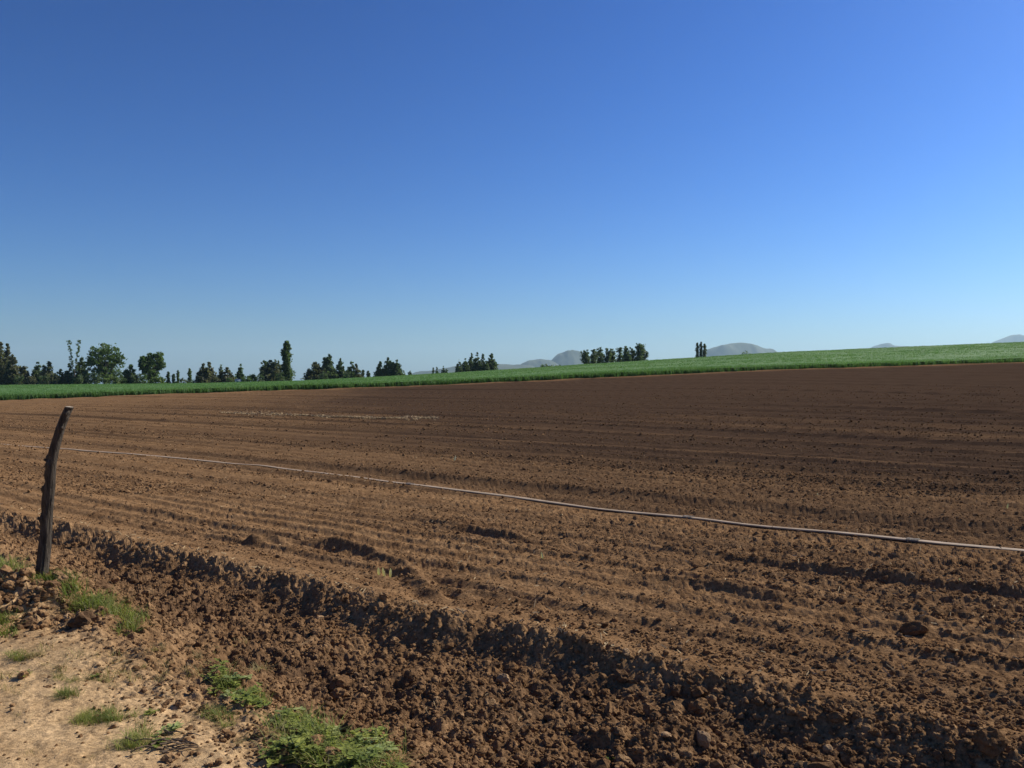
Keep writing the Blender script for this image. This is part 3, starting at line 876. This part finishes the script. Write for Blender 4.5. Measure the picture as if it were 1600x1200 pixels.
# ------------------------------------------------------------------ lay-flat hose across the field
HP = np.array(HOSE_XY)
seg = np.concatenate([[0], np.cumsum(np.hypot(np.diff(HP[:, 0]), np.diff(HP[:, 1])))])
sl = np.arange(0, seg[-1], .05)
HX = np.interp(sl, seg, HP[:, 0]); HY = np.interp(sl, seg, HP[:, 1])
def smooth(a, n):
    return np.convolve(np.pad(a, n // 2, mode='edge'), np.ones(n) / n, 'valid')
HX = smooth(HX, 21); HY = smooth(HY, 21)
HX = HX + .006 * vn(sl * 1.3, sl * 0, 95); HY = HY + .012 * vn(sl * .5, sl * 0, 96)
HG = ground(HX, HY, True)
HZ = smooth(HG, 15) + .004
dX = np.gradient(HX); dY = np.gradient(HY); dl = np.hypot(dX, dY); PXn, PYn = -dY / dl, dX / dl
wid = .048 * (1 + .10 * vn(sl * 1.1, sl * 0, 97)); hei = .010 * (1 + .35 * vn(sl * .6, sl * 0, 98))
tw = .12 * vn(sl * .45, sl * 0 + 4, 99)
ns = 12; V = []
for k in range(ns):
    a = 2 * math.pi * k / ns
    ca, sa = math.cos(a), math.sin(a)
    lx = wid * np.sign(ca) * abs(ca) ** .7; lz = hei * sa * (1 + .15 * vn(sl * 2.2, sl * 0 + k * .5, 94))
    lx2 = lx * np.cos(tw) - lz * np.sin(tw); lz2 = lx * np.sin(tw) * .6 + lz * np.cos(tw)
    V.append(np.stack([HX + PXn * lx2, HY + PYn * lx2, HZ + hei * .8 + lz2], 1))
V = np.stack(V, 1).reshape(-1, 3)
Fh = []
n_ = len(sl)
i_, k_ = np.meshgrid(np.arange(n_ - 1), np.arange(ns), indexing='ij')
Fh = np.stack([i_ * ns + k_, i_ * ns + (k_ + 1) % ns, (i_ + 1) * ns + (k_ + 1) % ns, (i_ + 1) * ns + k_], -1).reshape(-1, 4)
hose = link('irrigation_hose', None, loc=(HX[0], HY[0], HZ[0]))
tag(hose, 'long grey brown flat irrigation hose lying across the ploughed field', 'hose')
H0 = np.array([HX[0], HY[0], HZ[0]])
link('tube', mesh_np('tube', V - H0, Fh, [M_hose], True), hose)
for cpx in (hose_px[16], hose_px[21], (620, 755)):
    c = pick(*cpx)
    i = int(np.argmin((HX - c[0]) ** 2 + (HY - c[1]) ** 2))
    V_ = []
    dirv = Vector((dX[i], dY[i], 0)).normalized(); side = Vector((PXn[i], PYn[i], 0))
    for q, sc_ in ((-.06, 1.04), (-.055, 1.22), (-.02, 1.22), (-.015, 1.1), (.015, 1.1), (.02, 1.22), (.055, 1.22), (.06, 1.04)):
        for k in range(12):
            a = 2 * math.pi * k / 12
            p = Vector((HX[i], HY[i], HZ[i] + hei[i] * .9)) + dirv * q + side * (wid[i] * .95 * sc_ * math.cos(a)) + Vector((0, 0, 1)) * (hei[i] * 1.5 * sc_ * math.sin(a))
            V_.append(tuple(p - Vector(H0)))
    F_ = [(j * 12 + k, j * 12 + (k + 1) % 12, (j + 1) * 12 + (k + 1) % 12, (j + 1) * 12 + k) for j in range(7) for k in range(12)]
    link('coupling', mesh_np('coupling', V_, F_, [M_clamp]), hose)

# ------------------------------------------------------------------ clods: one set of lumps, the 300 that show largest as things of their own
def lump(seed, sub=3, rough=.36, flat_=.75):
    bm = bmesh.new()
    bmesh.ops.create_icosphere(bm, subdivisions=sub, radius=1.0)
    co = np.array([v.co[:] for v in bm.verts])
    g = np.random.default_rng(seed)
    # flat facets where it broke, plus crumbly relief
    for k in range(7):
        d = g.normal(size=3); d /= np.linalg.norm(d); c = g.uniform(.55, .85)
        ex = np.maximum(co @ d - c, 0)
        co = co - np.outer(ex * .85, d)
    o1, o2, o3 = g.uniform(-50, 50, 3)
    nn = (vn(co[:, 0] * 1.7 + o1, co[:, 1] * 1.7 + co[:, 2] * 1.1, seed) * .6 + vn(co[:, 1] * 3.3 + o2, co[:, 2] * 3.3 + co[:, 0], seed + 1) * .4
          + vn(co[:, 2] * 6.5 + o3, co[:, 0] * 6.5 - co[:, 1] * 3, seed + 2) * .45 + vn(co[:, 0] * 11 + o3, co[:, 2] * 11 + co[:, 1] * 7, seed + 3) * .30)
    co = co * (1 + rough * nn)[:, None] * np.array([1, g.uniform(.72, 1), flat_])
    for v, c in zip(bm.verts, co): v.co = c
    me = bpy.data.meshes.new('soil_clod'); bm.to_mesh(me); bm.free()
    me.materials.append(M_clod)
    return me
lumps = [lump(400 + k) for k in range(10)]
stones = []
for k in range(4):
    m_ = lump(450 + k, 3, .20, .8); m_.materials.clear(); m_.materials.append(M_stone)
    stones.append(m_)

# sampling: position by ground area in view, size by zone
def sample(n, umin, umax, y0, y1, power):
    u_ = rng.uniform(umin, umax, n)
    q = rng.uniform(0, 1, n)
    y_ = (y0 ** (1 - power) + q * (y1 ** (1 - power) - y0 ** (1 - power))) ** (1 / (1 - power))
    return u_ * y_, y_
CX, CY, CR = [], [], []
x_, y_ = sample(120000, -.85, .85, 2.9, 15, 1.4); s_, t_ = st(x_, y_); se_ = track_edge(t_)
size = .0062 * (1 - rng.uniform(0, .997, len(x_))) ** -.36
patch = .5 + .5 * vn(x_ * .8, y_ * .8, 201)
ditchm = (s_ > se_ + .05) & (s_ < .0); fieldm_ = s_ >= 0
rowp = np.clip(.62 + 1.1 * vn(s_ * 4.3, t_ * .05, 25), .12, 1.5)
right = sst(-2, 4, x_)
keep = np.where(ditchm, rng.uniform(size=len(x_)) < .45 + .4 * patch, np.where(fieldm_, rng.uniform(size=len(x_)) < (.40 + .35 * patch) * rowp, rng.uniform(size=len(x_)) < .40 * sst(-.75, 0.1, s_ - se_) + .02))
size = np.where(ditchm, size * np.where(rng.uniform(size=len(x_)) < .04, 2.1, 1.0), np.where(fieldm_, np.minimum(size * (.80 + .25 * right), .026), np.minimum(size * .9, .05)))
size = np.clip(size, .0045, .062)
CX.append(x_[keep]); CY.append(y_[keep]); CR.append(size[keep])
x_, y_ = sample(150000, -.85, .85, 12, 62, 1.55)
s_, t_ = st(x_, y_)
rowp = np.clip(.5 + 1.4 * vn(s_ * 3.3, t_ * .03, 30) + .7 * vn(s_ * 1.1, t_ * .02, 204), .05, 1.5)
sz2 = .0095 * (1 - rng.uniform(0, .99, len(x_))) ** -.36 * np.clip(y_ / 20, .9, 1.5)
pat = .45 + .55 * vn(s_ * .5, t_ * .05, 203)
keep = (s_ > .3) & (rng.uniform(size=len(x_)) < (.30 + .40 * pat) * rowp)
CX.append(x_[keep]); CY.append(y_[keep]); CR.append(np.clip(sz2, 0, .042)[keep])
# spoil heap beside the post
hx_ = rng.normal(-3.40, .38, 900); hy_ = rng.normal(5.85, .28, 900)
CX.append(hx_); CY.append(hy_); CR.append(np.clip(.013 * (1 - rng.uniform(0, .99, 900)) ** -.42, 0, .085))
CX = np.concatenate(CX); CY = np.concatenate(CY); CR = np.concatenate(CR)
ok_ = seg_dist(CX, CY, HOSE_XY) > .09 + CR
CX, CY, CR = CX[ok_], CY[ok_], CR[ok_]
CZ = ground(CX, CY, True) + CR * rng.uniform(.05, .4, len(CR))
uu = CX / CY; vv = (CZ - EYE) / CY
inview = (np.abs(uu) < .60) & (vv > -.452)
app = np.where(inview, CR / CY, 0)
order = np.argsort(-app)
big, rest = order[:286], order[286:]
zone_lab = {0: 'brown soil clod lying loose in the ditch', 1: 'brown soil clod lying on the ploughed field', 2: 'brown soil clod on the bank beside the track'}
zone_grp = {0: 'loose clods in the ditch', 1: 'clods on the ploughed field', 2: 'clods on the bank by the track'}
for n, i in enumerate(big):
    s1, t1 = st(CX[i], CY[i])
    z = 1 if s1 >= 0 else (0 if s1 > track_edge(t1) + .05 else 2)
    o = link('soil_clod', lumps[n % 10], loc=(CX[i], CY[i], CZ[i]), rot=(random.uniform(-.4, .4), random.uniform(-.4, .4), random.uniform(0, 6.28)), scale=(CR[i],) * 3)
    k_ = CR[i]
    big_ = 'fist sized' if k_ > .038 else ('small' if k_ > .024 else 'tiny')
    px_ = 800 + FPX * CX[i] / CY[i]
    if z == 0:
        acr = 'under the shaded bank' if s1 > -.42 else ('along the middle' if s1 > (track_edge(t1) * .5 - .2) else 'on the track side')
        alo = 'near the post' if px_ < 330 else 'above the weed patches' if px_ < 620 else 'right of the large weed patch' if px_ < 900 else 'beside the pointed pale stone' if px_ < 1230 else 'towards the bottom right corner'
        lab = big_ + ' clod in the ditch ' + acr + ', ' + alo
    elif z == 1:
        lab = big_ + ' brown clod on the ploughed field ' + ('left of the curved rut' if px_ < 600 else 'between the curved rut and the middle' if px_ < 1000 else 'on its right side') + (' close to the bank' if s1 < .6 else '')
    else:
        lab = big_ + ' brown clod on the bank by the track ' + ('near the spoil heap' if px_ < 150 else 'below the grass strip' if px_ < 320 else 'around the weed patches')
    tag(o, lab, 'clod', zone_grp[z])
src = []
for k in range(10):
    src.append(bpy.data.objects.new('clod_source', lump(430 + k, 2)))
m = len(rest)
scatter('soil_crumbs', np.stack([CX[rest], CY[rest], CZ[rest]], 1), np.stack([CR[rest] * rng.uniform(.8, 1.3, m), CR[rest], CR[rest] * rng.uniform(.7, 1.1, m)], 1),
        np.stack([rng.uniform(-.5, .5, m), rng.uniform(-.5, .5, m), rng.uniform(0, 6.28, m)], 1), rng.integers(0, 10, m), src, M_clod,
        'small soil crumbs and clods strewn over field and ditch')

# the stones and lumps that stand out
def special(px, py, rpx, label, kind='clod', flatz=1.0):
    x, y = pick(px, py)
    r = rpx / FPX * y
    me = random.choice(lumps if kind == 'clod' else stones)
    o = link('soil_clod' if kind == 'clod' else 'field_stone', me, loc=(x, y, gz(x, y) + r * .35), rot=(random.uniform(-.3, .3), random.uniform(-.3, .3), random.uniform(0, 6)), scale=(r, r, r * flatz))
    tag(o, label, kind)
special(1098, 1166, 13, 'pale pointed stone in the ditch near the bottom right of centre', 'stone', 1.4)
special(1040, 1168, 10, 'flat pale stone left of the pointed stone in the ditch', 'stone', .7)
special(955, 1116, 17, 'big rounded dark clod in the ditch below the bank')
special(642, 1066, 15, 'big angular clod at the edge of the deepest ditch shadow')
special(788, 1072, 12, 'smooth rounded pale stone in the ditch below the bank crest', 'stone')
special(875, 1135, 10, 'rounded clod left below the biggest dark clod')
special(936, 1140, 10, 'squat clod right below the biggest dark clod')
special(1296, 1178, 10, 'small pale round stone at the lower right of the ditch', 'stone')
special(1425, 990, 19, 'large dark clod alone on the drilled field at right', 'clod', .8)
special(600, 942, 8, 'lone dark clod on the headland above the bank')
special(978, 1030, 7, 'pale egg shaped stone on the bank crest', 'stone')
special(915, 1012, 9, 'pointed clod on the bank crest')
special(845, 965, 8, 'flat topped clod on the headland right of centre')
special(1095, 1108, 17, 'large dark clod under the bank right of the biggest one')
special(1048, 1128, 14, 'crumbly clod above the pointed pale stone')
special(1545, 1180, 26, 'largest dark lump at the bottom right corner')
special(500, 968, 6, 'small pale stone at the foot of the shaded bank', 'stone')
special(800, 1048, 13, 'dark clod half way down the shaded bank')
special(60, 915, 10, 'brown clod on top of the spoil heap by the post')
special(80, 940, 10, 'clod on the right slope of the spoil heap')
special(62, 926, 6, 'small reddish stone on the spoil heap', 'stone')
special(105, 968, 9, 'smooth tan stone at the foot of the spoil heap', 'stone')
special(35, 1060, 9, 'low tan lump at the left edge of the track')

# ------------------------------------------------------------------ grass tufts, leafy weeds, dry stalks
gm = []
for k in range(6):
    V, Fc = blade_set(34, .085, .12, .0060, 1.1, 500 + k, 3); gm.append(mesh_np('grass_tuft', V, Fc, [M_grass]))
dm = []
for k in range(3):
    V, Fc = blade_set(26, .08, .10, .005, 1.5, 520 + k, 3); dm.append(mesh_np('grass_tuft', V, Fc, [M_drygrass]))
def tuft(px, py, sc_, label, group, dry=False, jit=0):
    x, y = pick(px + random.uniform(-jit, jit), py + random.uniform(-jit, jit) * .6)
    o = link('grass_tuft', random.choice(dm if dry else gm), loc=(x, y, gz(x, y) - .008), rot=(random.uniform(-.15, .15), random.uniform(-.15, .15), random.uniform(0, 6.28)), scale=(sc_ * random.uniform(.85, 1.15),) * 2 + (sc_ * random.uniform(.75, 1.15),))
    tag(o, label, 'grass', group)
for k in range(12):
    tuft(62 + random.uniform(-16, 22), 908 + random.uniform(-3, 8), .75, 'short green grass tuft at the foot of the wooden post', 'grass at the foot of the post')
for k in range(40):
    f = (k + random.random()) / 40
    tuft(92 + f * 120, 922 + f * 62, .80 + .30 * math.sin(f * 3), 'green grass tuft at the %s of the grass strip right of the post' % ('upper end' if f < .33 else 'middle' if f < .67 else 'lower end'), 'grass strip right of the post', k % 6 == 0, 13)
for k in range(16):
    tuft(random.uniform(-30, 28), random.uniform(885, 915), 1.25, 'tall yellow green grass tuft at the left edge beside the post', 'grass left of the post', k % 3 == 0)
for k in range(9):
    tuft(random.uniform(-8, 18), random.uniform(965, 995), .85, 'grass tuft at the left edge below the spoil heap', 'grass below the spoil heap')
for (cx_, cy_, w_, h_, n_, sc_, nm_) in [(100, 1088, 20, 6, 10, .42, 'left patch of low grass on the pale track'), (155, 1122, 45, 11, 30, .45, 'middle patch of low grass on the pale track'),
                                   (207, 1165, 24, 16, 14, .55, 'grass patch at the bottom of the track'), (30, 1030, 22, 8, 9, .45, 'grass patch at the foot of the spoil slope'),
                                   (330, 1112, 22, 10, 9, .40, 'thin grass left of the leafy weeds'), (350, 1130, 30, 12, 8, .40, 'thin grass below the small weed clump'),
                                   (110, 1065, 45, 6, 10, .35, 'sparse grass along the edge of the track')]:
    for k in range(n_):
        tuft(cx_ + random.gauss(0, w_ * .5), cy_ + random.gauss(0, h_ * .5), sc_, 'short grass tuft in the ' + nm_ if 'patch' in nm_ else 'short tuft of ' + nm_, nm_, k % 4 == 1)

def weed_mesh(seed, h, n_leaf, leaf_l, leaf_w, spread):
    g = np.random.default_rng(seed)
    V, Fc, stems = [], [], []
    nst = 7
    for k in range(nst):
        az = g.uniform(0, 6.28); ln = g.uniform(.1, 1) * spread; hh = h * g.uniform(.55, 1.1)
        tip = np.array([math.cos(az) * ln, math.sin(az) * ln, hh])
        mid = tip * .5 + np.array([0, 0, hh * .12])
        stems.append([(0, 0, -.01, .0035), (*mid, .0028), (*tip, .0015)])
        for q in range(n_leaf // nst):
            f = g.uniform(.2, 1.0)
            p = mid * (2 * f) if f < .5 else mid + (tip - mid) * (2 * f - 1)
            a = g.uniform(0, 6.28); el = g.uniform(-.35, .75)
            d = np.array([math.cos(a) * math.cos(el), math.sin(a) * math.cos(el), math.sin(el)])
            sd = np.cross(d, [0, 0, 1]); sd /= np.linalg.norm(sd); up = np.cross(sd, d)
            L = leaf_l * g.uniform(.6, 1.25); Wd = leaf_w * g.uniform(.7, 1.25)
            b0 = len(V)
            for (fl, fw, fu) in ((0, 0, 0), (.35, .5, .05), (.35, -.5, .05), (.38, 0, -.05), (.75, .36, -.02), (.75, -.36, -.02), (.78, 0, -.08), (1.05, 0, -.16)):
                V.append(tuple(p + d * L * fl + sd * Wd * fw + up * L * fu))
            Fc += [(b0, b0 + 3, b0 + 1), (b0, b0 + 2, b0 + 3), (b0 + 1, b0 + 3, b0 + 6), (b0 + 1, b0 + 6, b0 + 4), (b0 + 3, b0 + 2, b0 + 5), (b0 + 3, b0 + 5, b0 + 6), (b0 + 4, b0 + 6, b0 + 7), (b0 + 6, b0 + 5, b0 + 7)]
    SV, SF = limb_mesh(stems)
    return (mesh_np('leaves', V, Fc, [M_weed]), mesh_np('stems', SV, SF, [M_stem]))
wm = [weed_mesh(600 + k, .12, 84, .034, .019, .11) for k in range(6)]
wp = []
for k in range(2):
    a_, b_ = weed_mesh(620 + k, .12, 49, .042, .022, .10); a_.materials.clear(); a_.materials.append(M_weedpale); wp.append((a_, b_))
def weed(px, py, sc_, label, group, pale=False):
    x, y = pick(px, py)
    o = link('leafy_weed', None, loc=(x, y, gz(x, y) - .005), rot=(random.uniform(-.1, .1), random.uniform(-.1, .1), random.uniform(0, 6.28)), scale=(sc_, sc_, sc_ * .48))
    tag(o, label, 'weed', group)
    lv, sm_ = random.choice(wp if pale else wm)
    l_ = link('leaves', lv, o); l_['kind'] = 'stuff'
    link('stems', sm_, o)
for k in range(44):
    f = random.random()
    px = 432 + 190 * f; py = 1128 + 60 * f + random.uniform(-12, 62) * (1 - .35 * f)
    weed(px, py, random.uniform(.7, 1.05), 'pale leafy weed in the large bright weed patch at the bottom' if k % 4 == 3 else 'green leafy weed in the large bright weed patch at the bottom', 'large weed patch', k % 4 == 3)
for k in range(34):
    f = random.random()
    tuft(425 + 195 * f, 1135 + 55 * f + random.uniform(-14, 60), .85, 'bright grass tuft growing between the weeds of the large patch at the bottom', 'grass in the large weed patch', k % 5 == 0)
for k in range(14):
    f = random.random()
    tuft(332 + 80 * f + random.gauss(0, 8), 1056 + 50 * f + random.gauss(0, 8), .6, 'grass tuft growing between the weeds of the smaller patch', 'grass in the smaller weed patch', k % 5 == 0)
for k in range(20):
    f = random.random()
    weed(330 + 75 * f + random.gauss(0, 7), 1052 + 52 * f + random.gauss(0, 8), random.uniform(.6, .95), 'leafy weed in the smaller dark patch above the large one', 'smaller weed patch', k % 9 == 5)
for k, (px, py, sc_, lab) in enumerate([(268, 1150, .75, 'grey leaved weed seedling above the twig heap'), (250, 1172, .6, 'small weed beside the twig heap at the bottom'), (232, 1118, .45, 'tiny weed right of the middle grass patch'),
                       (40, 1058, .5, 'small weed at the left margin of the track'), (955, 1180, .32, 'tiny green seedling alone in the ditch'), (145, 1060, .45, 'small weed on the rough bank above the track')]):
    weed(px, py, sc_, lab, None, k == 0)

for k in range(44):
    tuft(random.uniform(10, 150) + 140 * (k % 3), random.uniform(1000, 1060) + random.uniform(0, 60) * random.random(), random.uniform(.35, .7), 'flattened wisp of dry grass on the bank above the track, ' + ['left part', 'middle part', 'part beside the weeds'][k % 3], 'dry grass on the rough bank', True)
for k in range(16):
    tuft(random.uniform(20, 420), random.uniform(1080, 1195), random.uniform(.25, .45), 'small wisp of dry grass lying on the pale track', 'dry grass on the track', True)
# dry stalks, straws, husks, twigs
def stalk_mesh(seed, bend):
    g = np.random.default_rng(seed)
    pts = [(-.5 + q * .25, bend * math.sin(q * .8) + g.normal(0, .015), .02 + .05 * math.sin(q * .78) + abs(g.normal(0, .02)), .016) for q in range(5)]
    V_, F_ = limb_mesh([pts])
    return mesh_np('straw_stalk', V_, F_, [M_straw])
sm_ = [stalk_mesh(700 + k, .02 + .05 * k) for k in range(5)]
def stalk(px, py, lpx, ang, label, group, mat=None):
    x, y = pick(px, py)
    L = lpx / FPX * y
    o = link('straw_stalk', random.choice(sm_), loc=(x, y, gz(x, y) + .012), rot=(random.uniform(-.2, .2), random.uniform(-.35, .35), ang), scale=(L, L, L))
    tag(o, label, 'straw', group)
for k in range(46):
    f = random.random()
    a_, b_ = random.uniform(20, 420), random.uniform(1000, 1190)
    stalk(a_, b_, random.uniform(8, 26), random.uniform(0, 3.14), 'thin pale straw lying on the %s, %s' % ('rough bank' if b_ < 1070 else 'pale track', 'left of the grass patches' if a_ < 110 else 'among the grass patches' if a_ < 260 else 'near the weed patches'), 'straws on the track')
for k in range(24):
    stalk(random.uniform(520, 900), random.uniform(1080, 1195), random.uniform(8, 24), random.uniform(0, 3.14), 'thin pale straw lying in the ditch', 'straws in the ditch')
stalk(182, 1045, 48, .5, 'long bent straw on the rough bank above the track', None)
stalk(74, 1060, 22, .9, 'straight pale straw at the left end of the bank', None)
stalk(955, 988, 26, .1, 'long thin stick lying on the headland', None)
stalk(480, 1012, 20, .6, 'slanting straw in the upper ditch', None)

def husk(px, py, hpx, label, n=1):
    x, y = pick(px, py); h = hpx / FPX * y
    root = link('dry_husk', None, loc=(x, y, gz(x, y) - .005), rot=(0, 0, random.uniform(-.4, .4)))
    tag(root, label, 'husk')
    for k in range(n):
        off = (k - (n - 1) / 2) * h * .7; lean = random.uniform(-.35, .35)
        V_ = []; F_ = []
        for q in range(6):
            f = q / 5; w = h * .16 * math.sin(math.pi * (.12 + .86 * f)) + h * .01
            for c_, dz in ((-1, .25), (0, 0), (1, .25)):
                V_.append((off + lean * h * f + c_ * w, dz * w + .15 * h * f * f, h * f))
        for q in range(5):
            for c_ in range(2):
                a = q * 3 + c_; F_.append((a, a + 1, a + 4, a + 3))
        ob = link('leaf', mesh_np('leaf', V_, F_, [M_husk]), root)
        so = ob.modifiers.new('thickness', 'SOLIDIFY'); so.thickness = .0012
husk(601, 900, 14, 'pair of whitish husk leaves standing up on the headland', 3)
husk(848, 872, 11, 'single white husk leaf on the field below the hose')
husk(710, 720, 9, 'small white husk standing in the field above the hose')
husk(1574, 793, 8, 'small white husk at the right edge above the hose')
husk(1499, 908, 6, 'tiny pale scrap on the field below the hose at right')
husk(1278, 773, 5, 'tiny white scrap above the hose at right')

# heap of dead twigs on the track
x, y = pick(272, 1172)
tw_root = link('twig_heap', None, loc=(x, y, gz(x, y)))
tag(tw_root, 'small heap of dead dark twigs on the pale track at the bottom', 'twigs')
for k in range(16):
    a = random.gauss(.15, .45); L = random.uniform(.06, .20); ox, oy = random.gauss(0, .05), random.gauss(0, .04); z0 = random.uniform(.005, .035)
    pts = [(ox + math.cos(a) * L * (q - .5), oy + math.sin(a) * L * (q - .5) + random.gauss(0, .006), z0 + random.gauss(0, .006), .0042 * (1.1 - .6 * q)) for q in (0, .33, .66, 1)]
    V_, F_ = limb_mesh([pts])
    link('twig', mesh_np('twig', V_, F_, [M_twig]), tw_root)

# pale straw litter in a strip across the middle of the field
def litter(name, px, py, nrm_len, label):
    n = len(px)
    u_ = (px - 800) / FPX
    pts = np.array([pick(a, b) for a, b in zip(px, py)])
    z_ = ground(pts[:, 0], pts[:, 1], True) + .02
    V_, F_ = [], []
    for k in range(n):
        a = rng.uniform(0, 6.28); L = nrm_len * rng.uniform(.5, 1.4); r = nrm_len * .085
        dx, dy = math.cos(a) * L / 2, math.sin(a) * L / 2
        ex, ey = -math.sin(a) * r, math.cos(a) * r
        x, y = pts[k]; z = z_[k]; tz = rng.normal(0, .25) * L
        b0 = len(V_)
        for sg in (-1, 1):
            V_ += [(x + sg * dx + ex, y + sg * dy + ey, z + sg * tz), (x + sg * dx - ex, y + sg * dy - ey, z + sg * tz), (x + sg * dx, y + sg * dy, z + sg * tz + 2 * r)]
        F_ += [(b0, b0 + 1, b0 + 4), (b0, b0 + 4, b0 + 3), (b0 + 1, b0 + 2, b0 + 5), (b0 + 1, b0 + 5, b0 + 4), (b0 + 2, b0, b0 + 3), (b0 + 2, b0 + 3, b0 + 5)]
    tag(link(name, mesh_np(name, V_, F_, [M_litter])), label, None, None, 'stuff')
q = rng.uniform(0, 1, 1500)
lx = 345 + 340 * q ** .9
ly = 645 + 8.5 * np.clip(q * 1.5, 0, 1) + rng.normal(0, 2.0, 1500) * (.6 + .5 * vn(q * 14, q * 0, 207))
litter('straw_litter', lx, ly, .075, 'strip of pale straw litter across the middle of the field')
n = 700
lx = rng.uniform(-40, 1640, n); ly = 660 + 420 * rng.uniform(0, 1, n) ** 1.5
ss_ = []
litter('straw_bits', lx, np.minimum(ly, 790 + .24 * lx), .035, 'sparse pale straw bits on the drilled field')

# ------------------------------------------------------------------ the air between here and the far hills
def haze():
    hw_, y0, y1, z0, z1 = 23000, -23000, 23000, -40.0, 965.0
    o = box('haze', -hw_, hw_, y0, y1, z0, z1, None, None)
    m, nt, out = new_mat('haze_air')
    v = nt.nodes.new('ShaderNodeVolumePrincipled')
    v.inputs['Color'].default_value = (.58, .84, 1.0, 1)
    v.inputs['Density'].default_value = 5.5e-5
    v.inputs['Anisotropy'].default_value = .2
    nt.links.new(v.outputs[0], out.inputs['Volume'])
    o.data.materials.clear(); o.data.materials.append(m)
    tag(o, 'thin pale summer haze over the whole plain', None, None, 'stuff')
haze()
